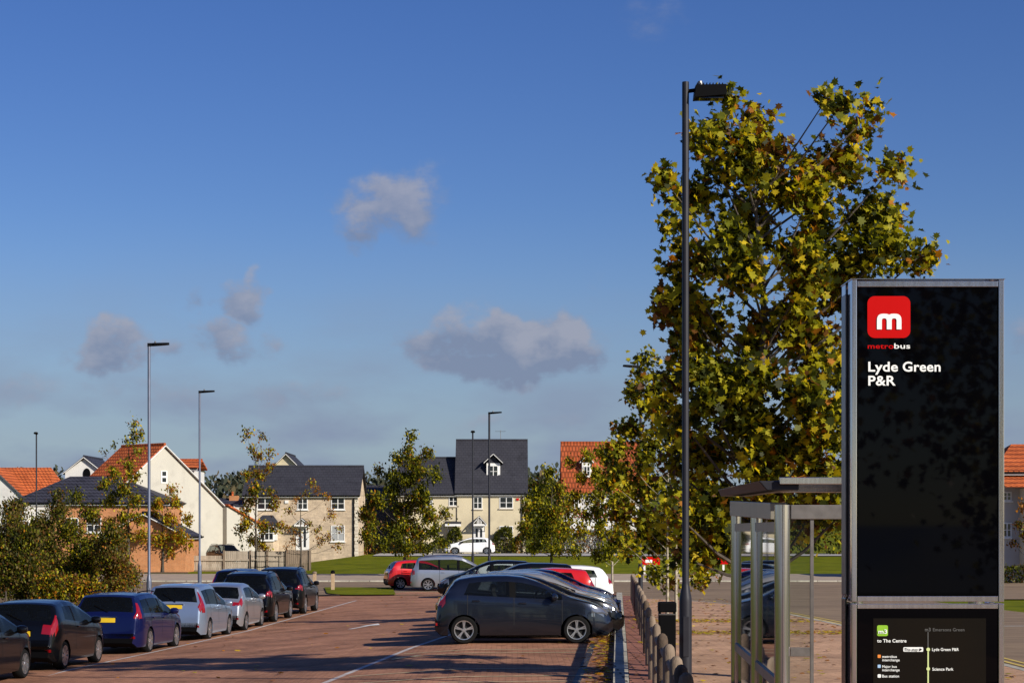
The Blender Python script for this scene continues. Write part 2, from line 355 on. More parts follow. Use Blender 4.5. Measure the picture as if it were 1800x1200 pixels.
def leaves(name, pos, size, pal, parent, shape=PLANE, droop=.85, drop=None):
    n = len(pos); base = np.array([(x, y, 0) for x, y in shape]); k = len(base)
    base = base.copy(); base[:, 2] = .22*np.abs(base[:, 0])-.12*np.abs(base[:, 1])
    s = size*(.5+.7*RNG.random(n))
    a = (RNG.normal(-2.3, 1.25, n) if droop else RNG.random(n)*2*PI); tilt = RNG.normal(0, .6, n)+droop; roll = RNG.normal(0, .6, n)
    ca, sa, ct, st, cr, sr = np.cos(a), np.sin(a), np.cos(tilt), np.sin(tilt), np.cos(roll), np.sin(roll)
    P = base[None]*s[:, None, None]
    x, y, z = P[..., 0], P[..., 1], P[..., 2]
    x, z = x*cr[:, None]+z*sr[:, None], -x*sr[:, None]+z*cr[:, None]
    y, z = y*ct[:, None]+z*st[:, None], -y*st[:, None]+z*ct[:, None]
    x, y = x*ca[:, None]-y*sa[:, None], x*sa[:, None]+y*ca[:, None]
    V_ = np.stack([x, y, z], -1)+np.asarray(pos)[:, None, :]
    me = bpy.data.meshes.new(name)
    me.vertices.add(n*k); me.vertices.foreach_set('co', V_.reshape(-1))
    me.loops.add(n*k); me.loops.foreach_set('vertex_index', np.arange(n*k, dtype=np.int32))
    me.polygons.add(n); me.polygons.foreach_set('loop_start', np.arange(0, n*k, k, dtype=np.int32))
    keys = list(pal); w = np.array([pal[q] for q in keys], float); w /= w.sum()
    for q in keys: me.materials.append(MATS['leaf_'+q])
    # colour varies clump by clump
    ph = np.asarray(pos); f = (np.sin(ph[:, 0]*2.1/size*.2)+np.sin(ph[:, 2]*1.7/size*.2+1)+np.sin(ph[:, 1]*1.3/size*.2))*.09
    idx = np.searchsorted(np.cumsum(w), np.clip(RNG.random(n)+f, 0, .9999))
    me.polygons.foreach_set('material_index', np.clip(idx, 0, len(keys)-1).astype(np.int32))
    me.update(calc_edges=True); me.validate()
    o = bpy.data.objects.new(name, me); C.objects.link(o)
    if parent: o.parent = parent
    return o
def tree(name, label, base, d, blobs, nleaf, size, pal, tr, depth=1.0, group=None, bk=None, shape=OVAL, twigs=5, lean=0, cat='tree', spread=None, stems=None, trunktop=None, fuzz=1.0):
    """base=(px) of the trunk at distance d; blobs [(px,py,rpx)] are foliage masses at their own depth."""
    bx = wx(base, d); bz = T(bx, d)-.05
    t = thing(name, label, cat, (bx, d, bz), 0, group)
    S_ = F/d; bk = bk or bark
    cs = []
    for (px, py, r) in blobs:
        rr = r/S_; cs.append((Vector((wx(px, d)-bx, RNG.uniform(-1, 1)*depth, wz(py, d)-bz)), rr))
    tb = MB(); top = max(c.z for c, r in cs)
    tz = (trunktop or .88)*top
    stem0 = stems or [(0, 0)]
    def axis(z, k=0):
        o = stem0[k]; u = z/top
        return Vector((o[0]*(1-.2*u)+lean*u+.10*math.sin(z*1.3+k)*u*tr*8, o[1]+.08*math.cos(z*1.7)*u*tr*8, z))
    for k in range(len(stem0)):
        zs = [tz*i/10*(1 if k == 0 else .85) for i in range(11)]
        tb.tube([axis(z, k) for z in zs], [max(.012, tr*(1-.9*i/10)*(1.25 if i == 0 else 1)) for i in range(11)], 8)
    pts = []; tot = sum(r*r for c, r in cs)
    for c, r in cs:
        z0 = max(.18*top, min(tz*.97, c.z-.55*abs(c.x)-.25*top*RNG.uniform(.1, .5)))
        a = axis(z0, int(RNG.integers(len(stem0)))); mid = (a+c)/2+Vector((RNG.normal(0, .05), 0, -.06*(c-a).length))
        br = max(.01, tr*.30*(1-z0/top*.6))
        tb.tube([a, mid, c], [br, br*.7, br*.35], 5, cap=False)
        k = max(3, int(twigs*(1+r*1.5))); n = max(4, int(nleaf*r*r/tot)); tips = []
        for _ in range(k):
            v = Vector(RNG.normal(0, 1, 3)); v.normalize(); v *= r*(.35+.65*RNG.random()**.6); v.y *= min(1.5, max(1, depth)); v.z *= 1.05
            tips.append(c+v); tb.tube([c+v*.05, c+v*.55+Vector((0, 0, .05*r)), c+v], [br*.35, br*.22, .004], 4, cap=False)
        per = n//k+1
        for q in tips:
            m_ = RNG.random((per, 1))**.7
            line = np.array(c)[None]*(1-m_)*.75+np.array(q)[None]*(m_+(1-m_)*.25)
            pts.append(line+RNG.normal(0, size*.75*fuzz+r*.05, (per, 3)))
    tb.build('trunk', bk, t, smooth=60)
    leaves('crown', np.concatenate(pts), size, pal, t, shape)
    return t
PAL = {'dg': 2.6, 'g': 2.4, 'yg': 3.6, 'y': 1.3, 'o': .6, 'b': 1.1}
PALG = {'dg': 3.6, 'g': 3.6, 'yg': 1.6, 'y': .5, 'o': .5, 'b': .6}
PALB = {'dg': 1.2, 'g': 1.3, 'yg': 1.2, 'y': .8, 'o': 1.6, 'b': 1.6}
bigblobs = [(1288, 172, 20), (1270, 212, 30), (1340, 205, 32), (1228, 255, 30), (1300, 285, 50), (1372, 262, 36), (1462, 205, 24), (1520, 220, 24), (1490, 280, 44), (1425, 335, 46), (1560, 305, 28), (1168, 328, 24), (1195, 400, 26), (1190, 465, 24), (1165, 545, 24),
    (1232, 350, 38), (1320, 380, 58), (1420, 420, 62), (1510, 380, 52), (1580, 365, 30), (1608, 455, 32), (1545, 455, 46), (1240, 445, 38), (1300, 480, 52), (1400, 505, 58), (1480, 505, 56), (1190, 520, 34), (1250, 560, 46),
    (1335, 585, 52), (1430, 600, 56), (1205, 600, 34), (1300, 665, 58), (1400, 690, 62), (1475, 650, 44), (1540, 560, 50), (1235, 700, 48), (1330, 765, 62), (1440, 765, 60), (1245, 800, 50), (1340, 850, 60), (1440, 850, 55), (1530, 700, 50),
    (1255, 895, 46), (1350, 915, 46), (1430, 905, 42), (1262, 965, 30), (1480, 890, 38), (1230, 640, 40), (1380, 330, 40), (1440, 280, 28), (1260, 300, 30), (1400, 560, 40), (1270, 420, 30), (1500, 450, 40), (1290, 740, 40), (1385, 800, 40)]
tree('plane_tree', 'tallest tree, broad crown of green and yellow leaves rising behind bus shelter', 1335, 31.4, bigblobs+[(1190, 660, 26), (1195, 740, 30), (1190, 820, 28), (1215, 560, 30), (1225, 930, 34), (1215, 985, 24), (1290, 960, 30), (1180, 900, 26), (1150, 690, 26), (1445, 185, 16), (1530, 200, 18)], 21500, .156, PAL, .15, depth=.85, shape=PLANE, twigs=7)
pairblobs = [(1132, 640, 22), (1118, 690, 30), (1168, 680, 30), (1106, 755, 34), (1165, 765, 42), (1225, 790, 42), (1090, 825, 26), (1140, 850, 42), (1200, 870, 44), (1102, 895, 30), (1160, 940, 44), (1222, 960, 40),
    (1115, 955, 24), (1148, 1005, 20), (1235, 1012, 24), (1180, 1022, 16), (1250, 880, 40), (1150, 725, 34)]
tree('young_plane_tree', 'slim tree on two pale stems standing behind black litter bin', 1188, 55, pairblobs+[(1085, 790, 24), (1075, 850, 24), (1082, 900, 26), (1130, 800, 34), (1085, 945, 20), (1130, 920, 30)], 9500, .150, PAL, .05, depth=.9, shape=PLANE, bk=palebark, stems=[(0, 0), (-.24, .1)], group='young street trees')
tree('young_street_tree', 'thin yellow green tree growing just past the white hatchback tail', 1076, 96, [(1072, 800, 16), (1050, 830, 20), (1095, 820, 22), (1040, 870, 20), (1075, 880, 24), (1100, 880, 20), (1055, 925, 20), (1090, 935, 24), (1072, 965, 22), (1050, 972, 14), (1100, 970, 14), (1030, 905, 14), (1085, 785, 12), (1062, 850, 18), (1020, 840, 14), (1005, 810, 10), (1035, 800, 14), (1060, 790, 16), (1010, 870, 16), (1045, 900, 18), (1020, 930, 14), (1100, 850, 18)], 9500, .16, {'g': 2, 'dg': 1.2, 'yg': 2.4, 'y': 1, 'o': .5}, .06, bk=palebark, group='young street trees', twigs=3)
tree('field_maple', 'dense dark green tree between cream terrace and orange roofed house', 969, 135, [(965, 835, 16), (950, 860, 22), (985, 855, 22), (930, 890, 22), (965, 900, 30), (1000, 890, 26), (925, 925, 22), (960, 940, 30), (1000, 935, 28), (975, 968, 18), (1010, 970, 14), (940, 962, 16)], 8000, .21, {'dg': 3, 'g': 3, 'yg': 3, 'y': .7, 'o': .5, 'b': .8}, .11, depth=1.6, twigs=4)
tree('maple_tree', 'full green tree standing alone on grass behind the red car', 711, 126, [(722, 768, 11), (718, 795, 15), (752, 795, 14), (700, 810, 15), (735, 825, 24), (690, 835, 14), (665, 828, 11), (768, 832, 14), (700, 860, 26), (745, 865, 24), (665, 885, 22), (710, 900, 30), (755, 905, 22), (650, 912, 22), (690, 935, 24), (735, 942, 26), (768, 935, 14), (672, 955, 16), (715, 962, 20), (755, 962, 14)]+[(640, 900, 14), (780, 905, 12), (722, 840, 20), (650, 940, 18), (705, 930, 24), (730, 880, 24), (775, 955, 14)], 16000, .20, PALG, .12, depth=1.6, twigs=4)
tree('birch_tree', 'tall narrow sparse tree in front of the stone house', 450, 141, [(436, 762, 8), (462, 768, 6), (440, 790, 8), (455, 800, 9), (474, 795, 7), (435, 835, 10), (460, 835, 12), (470, 820, 9), (448, 862, 16), (437, 880, 11), (476, 885, 12), (440, 915, 12), (462, 925, 12), (445, 950, 13), (462, 965, 10), (430, 895, 9), (478, 862, 8), (425, 930, 10), (485, 925, 9)], 3400, .21, PALB, .10, depth=1.0, twigs=3, group='sparse autumn trees')
tree('cherry_tree', 'nearly bare brown tree with fanning branches before the stone house door', 529, 141, [(548, 850, 10), (535, 868, 8), (560, 862, 8), (505, 895, 10), (580, 905, 13), (595, 930, 8), (500, 925, 12), (515, 950, 10), (560, 950, 12), (540, 920, 10), (590, 960, 9), (575, 875, 9), (520, 880, 8), (555, 930, 10), (505, 960, 6), (575, 945, 10), (520, 935, 10)], 1500, .16, {'o': 3, 'b': 3, 'y': .8, 'yg': .8}, .08, depth=1.0, twigs=6, group='sparse autumn trees')
tree('rowan_tree', 'small orange leaved tree in front of the brick garage', 286, 137, [(300, 862, 10), (285, 885, 14), (312, 885, 12), (265, 905, 16), (300, 912, 17), (328, 910, 12), (255, 940, 14), (285, 945, 18), (318, 942, 16), (335, 955, 8), (270, 962, 12), (302, 968, 9)], 3600, .2, {'g': 1, 'yg': 1.6, 'y': 1.1, 'o': 2.4, 'b': 1}, .10, depth=1.0, twigs=4)
tree('alder_tree', 'loose tall tree with stray top shoots before orange tiled roof', 226, 110, [(241, 745, 8), (236, 770, 10), (252, 765, 7), (215, 775, 6), (198, 782, 5), (240, 792, 9), (180, 796, 4), (225, 815, 12), (240, 835, 14), (205, 830, 14), (190, 850, 14), (222, 862, 18), (195, 880, 16), (240, 880, 16), (215, 905, 18), (245, 915, 14), (190, 915, 14), (222, 940, 16)], 4200, .17, {'dg': 1.5, 'g': 2.4, 'yg': 2, 'y': .7, 'o': 1, 'b': .8}, .09, depth=1.2, twigs=4)
# evergreen shrubs on the left verge
SH = {'dg': 4, 'g': 2, 'yg': .5, 'o': .2, 'b': 1.2, 'ol': 3}
shr = [('dark olive shrub at the left frame edge behind the black cars', 10, 66, [(8, 885, 26), (15, 920, 34), (-15, 960, 45), (20, 965, 38), (5, 1010, 40), (30, 1025, 26)], SH),
       ('tall dark columnar shrub below the slate hipped roof', 88, 70, [(88, 858, 10), (85, 885, 20), (95, 915, 28), (70, 930, 30), (85, 965, 36), (100, 1005, 36), (70, 1010, 30)], SH),
       ('green shrub with upright tips under the white fascia', 142, 68, [(140, 865, 9), (146, 890, 16), (140, 925, 24), (150, 955, 32), (135, 990, 36), (150, 1022, 26)], {'dg': 4, 'g': 3, 'yg': 1.6, 'y': .3, 'b': 1.4}),
       ('rust brown shrub next to the brick garage wall', 205, 66, [(200, 930, 20), (190, 960, 30), (215, 975, 26), (200, 1005, 32), (225, 1020, 16), (180, 1020, 24)], {'dg': 2, 'g': 1.4, 'yg': .8, 'ol': 3.5, 'o': .9, 'b': 2}),
       ('low olive shrub between the two tallest verge shrubs', 48, 61, [(45, 935, 22), (55, 975, 32), (40, 1000, 34), (70, 1030, 22), (45, 1035, 20)], SH),
       ('low reddish shrub behind the navy estate car', 120, 58, [(95, 1020, 22), (120, 1028, 22), (150, 1032, 18), (70, 1035, 18)], {'dg': 2.5, 'g': 1.5, 'yg': 2, 'y': .6, 'o': 1.5, 'b': 2.5})]
for lb, px, d, bl, pal in shr:
    tree('shrub', lb, px, d, [(a, b+10, c*1.02) for a, b, c in bl], 16000 if d > 60 else 9000, 0.10, pal, .04, depth=1.8, twigs=16, cat='shrub', group='shrubs on the left verge', fuzz=1.6)
tree('rear_tree', 'dark green tree behind the cream terrace gable', 940, 196, [(940, 858, 18), (925, 885, 18), (955, 885, 20), (975, 865, 14), (940, 920, 24)], 1500, .4, {'dg': 4, 'g': 2, 'b': 1}, .15, depth=2)
tree('red_leaved_tree', 'reddish brown tree at the right frame edge beside the totem', 1812, 104, [(1800, 885, 14), (1815, 900, 22), (1795, 920, 12), (1810, 945, 24), (1830, 920, 26), (1790, 955, 10)], 1400, .16, {'o': 1.5, 'b': 3, 'dg': 1.5, 'yg': .6}, .07, twigs=4)
def hedge(name, label, x0, x1, y0, y1, h, n, size, pal, cat='hedge', rnd=.3):
    zc = T((x0+x1)/2, (y0+y1)/2); t = thing(name, label, cat, ((x0+x1)/2, (y0+y1)/2, zc))
    w = (x1-x0)/2; dd = (y1-y0)/2; P = RNG.uniform(-1, 1, (n, 3)); ax_ = RNG.integers(0, 3, n); k = RNG.random(n) < .8
    for i in range(3): P[(ax_ == i) & k, i] = np.sign(P[(ax_ == i) & k, i])
    P[:, 2] = np.abs(P[:, 2]); rad = np.maximum(1, np.sqrt((np.abs(P[:, 0])**3+np.abs(P[:, 2])**3)))**rnd
    P[:, 0] /= rad; P[:, 2] /= rad
    P = P*np.array([w, dd, h])+RNG.normal(0, size*.5, (n, 3)); P[:, 2] = np.abs(P[:, 2]+.08*h*np.sin(P[:, 0]*2.3))
    leaves('foliage', P, size, pal, t, OVAL)
    b = MB()
    for i in range(5):
        xx = -w*.7+1.4*w*i/4; b.tube([(xx, 0, -.05), (xx+.1, .05, h*.5), (xx, 0, h*.85)], [.04, .03, .01], 5)
    b.tube([(-w*.75, 0, .02), (w*.75, 0, .02)], [.03, .03], 5); b.build('stems', bark, t); return t
HG = {'dg': 5, 'g': 2.5, 'yg': .6, 'b': .6}
hedge('round_bush', 'clipped round bush left of the white car on the estate road', wx(785, 177), wx(811, 177), 176.6, 178, 2.2, 1500, .2, HG, 'bush', 1)
hedge('round_bush', 'larger clipped bush right of the white car on the estate road', wx(866, 177), wx(902, 177), 176.6, 178.2, 2.2, 2000, .2, HG, 'bush', 1)
hedge('hedge', 'brownish hedge running from terrace corner to the orange roofed house', wx(904, 177), wx(1130, 177), 176.8, 178, 1.8, 5000, .22, {'dg': 4, 'g': 2, 'b': 2, 'o': .6})
hedge('hedge', 'tall dark hedge beyond the grass seen through the bus shelter', wx(1150, 172), wx(1700, 172), 171, 174, 3.2, 6500, .4, {'dg': 5, 'g': 1.6, 'b': 1.5, 'yg': .5})
hedge('hedge', 'low dark hedge in front of the grey house at right edge', wx(1745, 112), wx(1850, 112), 111, 113, .9, 1800, .18, {'dg': 5, 'g': 1.2, 'b': 1})
hedge('hedge', 'dark planting between low terrace and pale gate', wx(640, 177), wx(740, 177), 176.8, 178, 1.1, 1500, .25, {'dg': 5, 'g': 2, 'b': 1.5, 'o': .5})
hedge('shade_bush', 'black green bush added as garage shadow beside the cream gabled house', wx(396, 158), wx(428, 158), 157, 159.5, 3.2, 1800, .25, {'dg': 6, 'b': .6}, 'bush', .8)  # added bush, its near-black leaves stand in for the garage shadow

for i, (tx_, ty_, hh_) in enumerate(((3.0, -11, 8.2), (8.4, -13, 9.5), (14.5, -12, 8.8), (-2.5, -14, 9.0))):
    S1 = F/30.0; bl = []
    t = thing('plane_tree', ['plane tree behind the camera, nearest the bus stop', 'taller plane tree behind the camera, second from the bus stop', 'plane tree behind the camera near the road', 'plane tree behind the camera beside the parked cars'][i], 'tree', (tx_, ty_, 0), 0)
    b = MB(); b.tube([(0, 0, -.1), (.05, 0, hh_*.5), (0, .05, hh_*.9)], [.16, .11, .02], 8); P = []
    for k in range(16):
        a = k*2.4; zz = hh_*(.25+.72*k/16); rr_ = 2.1*math.sin(PI*min(1, .25+.75*(1-k/16))); q = Vector((rr_*math.cos(a), rr_*math.sin(a), zz)); b.tube([(0, 0, zz*.8), tuple(q*.6+Vector((0, 0, zz*.37))), tuple(q)], [.05, .03, .01], 5)
        P.append(np.array(q)+RNG.normal(0, .62, (230, 3)))
    b.build('trunk', bark, t, smooth=60); leaves('crown', np.concatenate(P), .2, PAL, t, PLANE)

# distant wood: nobody could count these crowns
pp = []
for i in range(420):
    x = RNG.uniform(-420, 420); y = RNG.uniform(430, 760); r = RNG.uniform(3, 6.5); z = T(x, y)
    n = 75; v = RNG.normal(0, 1, (n, 3)); v /= np.linalg.norm(v, axis=1)[:, None]
    pp.append(np.array([x, y, z+r*.8])+v*np.array([r*1.2, r, r*.95])*RNG.uniform(.7, 1, (n, 1)))
mat('leaf_fd', (.022, .030, .018), .9, col2=(.04, .045, .02), nscale=.05); mat('leaf_fo', (.09, .06, .025), .9, col2=(.05, .05, .02), nscale=.05)
dw = leaves('distant_wood', np.concatenate(pp), 2.2, {'fd': 4, 'fo': 1}, None, OVAL); dw['kind'] = 'stuff'; dw['label'] = 'dark wooded hillside on the skyline between the houses'

# fallen leaves
def litter(name, label, xs, ys, n, size, pal, dz=.115):
    x = RNG.uniform(*xs, n) if not callable(xs) else None
    y = RNG.uniform(*ys, n)
    if x is None: x = np.array([xs(q) for q in y])
    P = np.array([(a, b, T(a, b)+dz) for a, b in zip(x, y)])
    me0 = leaves(name, P, size, pal, None, PLANE, droop=0)
    co = np.empty(len(me0.data.vertices)*3); me0.data.vertices.foreach_get('co', co); co = co.reshape(-1, len(PLANE), 3)
    co[:, :, 2] = P[:, None, 2]+.01+(co[:, :, 2]-P[:, None, 2])*.22
    me0.data.vertices.foreach_set('co', co.reshape(-1)); me0['kind'] = 'stuff'; me0['label'] = label; return me0
LP = {'y': 1.2, 'o': 2, 'b': 3, 'yg': .4}
litter('fallen_leaves', 'brown leaves gathered along the pale kerb by the fence', lambda q: kerbX(q)-abs(RNG.normal(0, .22))-.05, (31, 60), 900, .13, LP, .02)
litter('leaf_litter', 'dry leaves drifting on the pink pavement', lambda q: RNG.uniform(kerbX(q)+.3, 8.5), (28, 78), 1100, .13, LP, .115)
litter('leaf_litter', 'pale leaf drift lying across the pavement beyond the bin', lambda q: RNG.uniform(3.2, 8.2), (44.5, 46.6), 750, .13, {'y': 2.5, 'o': 1, 'b': 1.4, 'yg': 1}, .115)
litter('leaf_litter', 'faint leaf drift on the pavement at the pale tree base', lambda q: RNG.uniform(3.4, 8.2), (52, 54.5), 600, .13, {'y': 2.5, 'o': 1, 'b': 1.2, 'yg': 1}, .115)
litter('fallen_leaf', 'scattered leaves on the red car park paving', lambda q: RNG.uniform(-9, kerbX(q)), (33, 90), 170, .15, LP, .02)

# ------------------------------------------------------------------ lamp posts
def lamp(label, px, d, top, m, hd='flat', rz=0, pole_r=.05, name='street_lamp'):
    x = wx(px, d); z0 = T(x, d)+(.1 if x > 2 else 0); H = top-z0
    t = thing(name, label, 'street lamp', (x, d, z0), rz, 'street lamps around the car park')
    b = MB(); b.lathe([(.0, -.05), (.095, -.05), (.095, 1.32), (.09, 1.38), (pole_r+.006, 1.56), (pole_r, 1.6), (pole_r, H-.05), (pole_r*.98, H), (0, H)], n=20)
    b.build('pole', m, t, smooth=40)
    MB().box(-.045, .045, -.103, -.09, .5, 1.1).build('access_door', m, t, bevel=.006)
    h = MB()
    if hd == 'box':      # chunky finned head seen side on
        h.tube([(.03, 0, H-.14), (.16, 0, H-.12)], [.03, .03], 8)
        h.build('bracket', black, t)
        h = MB(); h.hexa([(.12, -.15, H-.26), (.60, -.15, H-.22), (.60, .15, H-.22), (.12, .15, H-.26), (.14, -.15, H-.07), (.60, -.15, H-.06), (.60, .15, H-.06), (.14, .15, H-.07)])
        for i in range(9): h.box(.16+i*.047, .175+i*.047, -.13, .13, H-.065, H-.035)
        hh = h.build('lamp_head', black, t, bevel=.012)
        MB().lathe([(0, H-.02), (.035, H-.02), (.04, H-.06), (.04, H-.075)], (.22, 0, .03), n=12).build('sensor', steeld, t)
        MB().box(.2, .56, -.11, .11, H-.262, H-.248).build('lens', glassdark, t)
    else:
        L = .78 if hd == 'flat' else .55
        n = 10; w0 = .05; pr = []
        for i in range(n+1):
            u = i/n; xx = -.06+L*u; hw = (.055+.10*math.sin(min(1, u*1.5)*PI/2)) if u > .25 else .055
            if u > .92: hw *= .8
            th = .05*(1-.55*u)+.012; zc = H+.02+.05*u
            pr.append([(xx, -hw, zc-th), (xx, hw, zc-th), (xx, hw*.7, zc+th), (xx, -hw*.7, zc+th)])
        for a, c in zip(pr[:-1], pr[1:]): h.hexa([a[0], c[0], c[1], a[1], a[3], c[3], c[2], a[2]])
        h.build('lamp_head', black, t)
        MB().lathe([(0, H+.16), (.03, H+.16), (.035, H+.07)], (.22, 0, 0), n=10).build('sensor', steeld, t)
    return t
lamp('nearest lamp post, thick dark column with chunky finned head beside the plane tree', 1205, 29, 9.2, darkmetal, 'box', 0, .052)
lamp('tallest blue grey lamp post left of centre, rising behind the navy estate car', 262, 70, 9.15, poleblue, rz=R(8), pole_r=.052)
lamp('second blue grey lamp post, standing against the cream gable wall', 351, 94, 9.15, poleblue, rz=R(8), pole_r=.05)
lamp('small lamp post at far left before the orange roof', 64, 135, 9.15, darkmetal, rz=R(-80))
lamp('dark lamp post with rightward head in front of the dormer house', 860, 112, 9.2, darkmetal, rz=R(-8), pole_r=.06)
lamp('shorter dark lamp post left of its twin, rising behind the white car', 831, 134, 9.2, darkmetal, rz=R(-88), pole_r=.055)
lamp('dark lamp post half hidden by leaves behind the timber fence', 1126, 79, 9.1, darkmetal, rz=R(190), pole_r=.055)

# ------------------------------------------------------------------ litter bin
bx, by = wx(1172.5, 31.6), 31.6
t = thing('litter_bin', 'black square litter bin on pavement between fence and lamp post', 'bin', (bx, by, .1)); t.scale = (1, 1, 1.13)
MB().box(-.135, .135, -.135, .135, .0, .90).build('body', black, t, bevel=.012)
MB().box(-.145, .145, -.145, .145, .93, 1.08).build('hood', black, t, bevel=.02)
for sx in (-1, 1):
    for sy in (-1, 1): MB().box(sx*.12-.012, sx*.12+.012, sy*.12-.012, sy*.12+.012, .90, .93).build('hood_post', black, t)
MB().box(-.14, .14, -.14, .14, .896, .906).build('rim', steeld, t)

# ------------------------------------------------------------------ post and rail fence
wood = mat('weathered_timber', (.23, .17, .12), .85, col2=(.15, .11, .075), nscale=14, bump=.4, bscale=60, mapscale=(1, 1, .15))
wooddark = mat('dark_stained_timber', (.10, .065, .04), .85, col2=(.06, .04, .025), nscale=14, bump=.4)
ft = thing('timber_fence', 'weathered post and rail fence along the kerb beside the parked cars', 'fence', (fenceX(30), 30, T(2, 30)))
def fz(y): return T(fenceX(y), y)+.1
fy = [18.6, 19.7, 21.0, 23.2, 25.6, 28.2, 31.0, 34.2, 37.5, 41, 44.5, 48, 51.5, 55, 58.5, 62, 65.5, 69, 72.5, 76]
for i, y in enumerate(fy):
    b = MB(); x = fenceX(y)-ft.location.x; z = fz(y)-ft.location.z; r = .075 if i < 5 else .062
    b.lathe([(0, z-.1), (r, z-.1), (r, z+.93), (r*.85, z+.985), (r*.45, z+1.02), (0, z+1.03)], (x, y-30, 0), n=14)
    b.build('post', wooddark if i in (1, 4, 8, 14) else wood, ft, smooth=50)
for h_, rr in ((.80, .062), (.38, .05)):
    for a, b_ in zip(fy[:-1], fy[1:]):
        m = MB(); m.tube([(fenceX(a)+.02-ft.location.x, a-30, fz(a)+h_-ft.location.z), (fenceX(b_)+.02-ft.location.x, b_-30, fz(b_)+h_-ft.location.z)], [rr, rr*.93], 10)
        m.build('rail', wood, ft, smooth=50)

# ------------------------------------------------------------------ totem
TD = 9.0; TS = F/TD; TX = wx(1631, TD)
tot = thing('bus_stop_totem', 'tall black glass and steel totem reading Lyde Green P&R', 'sign', (TX, TD, 0))
def lx(px): return (px-1631)/TS
def lz(py): return CAMH+(HY-py)/TS
bglass = mat('black_sign_glass', (.0012, .0012, .002), .02, col2=(.001, .001, .0017), spec=.10)
bglass2 = mat('brown_black_sign_panel', (.009, .007, .005), .10, col2=(.007, .006, .005), spec=.15)
sred = mat('sign_red', (.50, .001, .001), .5, col2=(.48, .001, .001), spec=.1); swhite = mat('sign_white', (.82, .84, .80), .5, col2=(.8, .82, .79))
sgreen = mat('sign_lime_green', (.28, .55, .03), .4); sgrey = mat('sign_dim_grey', (.09, .09, .085), .5); spale = mat('sign_pale_lime', (.62, .72, .30), .5); sorg = mat('sign_orange', (.85, .25, .03), .5); sblue = mat('sign_light_blue', (.35, .55, .8), .5)
xl, xr = lx(1497), lx(1765); D = .27
# cores
MB().box(xl+.02, xr-.02, .02, D-.02, lz(1055), lz(497)).build('upper_core', bglass, tot)
MB().box(xl+.02, xr-.02, .02, D-.02, .05, lz(1064)).build('lower_core', bglass, tot)
sideM = mat('dark_side_panel', (.02, .022, .028), .22, metal=.6)
for (n_, z0, z1) in (('upper', lz(1057), lz(491)), ('lower', .0, lz(1060))):
    for (a, b) in ((xl, xl+.024), (xr-.026, xr)):
        MB().box(a, b, -.004, D*.35, z0, z1).build('frame_post', steel, tot, bevel=.003)
        MB().box(a, b, D*.65, D, z0, z1).build('frame_post', steel, tot, bevel=.003)
    for sx in (xl-.004, xr-.006):
        MB().box(sx, sx+.01, D*.35+.002, D*.65-.002, z0+.02, z1-.06).build('side_panel', sideM, tot)
MB().box(xl-.012, xl-.0045, .10, D-.06, .0, lz(1052)).build('side_rib', sideM, tot, bevel=.004)
MB().box(xl-.012, xl-.0045, .10, D-.06, lz(1046), lz(512)).build('side_rib', steeld, tot, bevel=.004)
rail = lambda a, b: MB().box(xl+.0265, xr-.0285, -.002, .03, lz(b), lz(a)).build('frame_rail', steel, tot, bevel=.002)
rail(494, 504); rail(1047, 1056.5); rail(1060.5, 1069)
MB().box(xl-.004, xr+.004, -.008, D+.004, lz(491), lz(490)).build('top_cap', steel, tot)
MB().lathe([(0, lz(486.5)), (.06, lz(487.5)), (.07, lz(490))], (.02, D*.5, 0), n=16).build('top_dome', black, tot)
MB().box(xl+.03, xr-.032, .0, .012, lz(1046), lz(505)).build('upper_glass', bglass, tot)
MB().box(xl+.03, xr-.032, .0, .012, .08, lz(1070)).build('lower_glass', bglass, tot)
MB().box(lx(1535), lx(1733), -.002, -.0005, .3, lz(1086)).build('route_panel', bglass2, tot)
def rrect(name, m, x0, x1, y0, y1, r, y=-.004, par=None, th=.003):
    b = MB(); X0, X1, Z0, Z1 = lx(x0), lx(x1), lz(y1), lz(y0); rr = r/TS; pts = []
    for cx, cz, a0 in ((X1-rr, Z1-rr, 0), (X0+rr, Z1-rr, 90), (X0+rr, Z0+rr, 180), (X1-rr, Z0+rr, 270)):
        for k in range(9): a = R(a0+k*90/8); pts.append((cx+rr*math.cos(a), cz+rr*math.sin(a)))
    b.quad([(p[0], y, p[1]) for p in pts]); b.quad([(p[0], y+th, p[1]) for p in pts][::-1])
    for i in range(len(pts)):
        p, q = pts[i], pts[(i+1) % len(pts)]; b.quad([(p[0], y, p[1]), (p[0], y+th, p[1]), (q[0], y+th, q[1]), (q[0], y, q[1])])
    return b.build(name, m, par or tot)
def text(s, m, x0, x1, base, cap, bold=.012, y=-.0045, name='lettering', par=None):
    cu = bpy.data.curves.new('t', 'FONT'); cu.body = s; cu.offset = bold; cu.resolution_u = 4; cu.space_character = 1.04
    o = bpy.data.objects.new('t', cu); C.objects.link(o); bpy.context.view_layer.update()
    me = bpy.data.meshes.new_from_object(o.evaluated_get(bpy.context.evaluated_depsgraph_get()))
    C.objects.unlink(o); bpy.data.objects.remove(o)
    co = np.empty(len(me.vertices)*3); me.vertices.foreach_get('co', co); co = co.reshape(-1, 3)
    lo_, hi = co[:, 0].min(), co[:, 0].max(); sx = (lx(x1)-lx(x0))/(hi-lo_); sz = cap/TS/.69
    out = np.stack([lx(x0)+(co[:, 0]-lo_)*sx, np.full(len(co), y), lz(base)+co[:, 1]*sz], -1)
    me.vertices.foreach_set('co', out.reshape(-1)); me.materials.append(m); me.name = name; me.update()
    ob = bpy.data.objects.new(name, me); C.objects.link(ob); ob.parent = par or tot; return ob
logo = rrect('logo_tile', sred, 1524.5, 1600, 520.5, 594, 13)
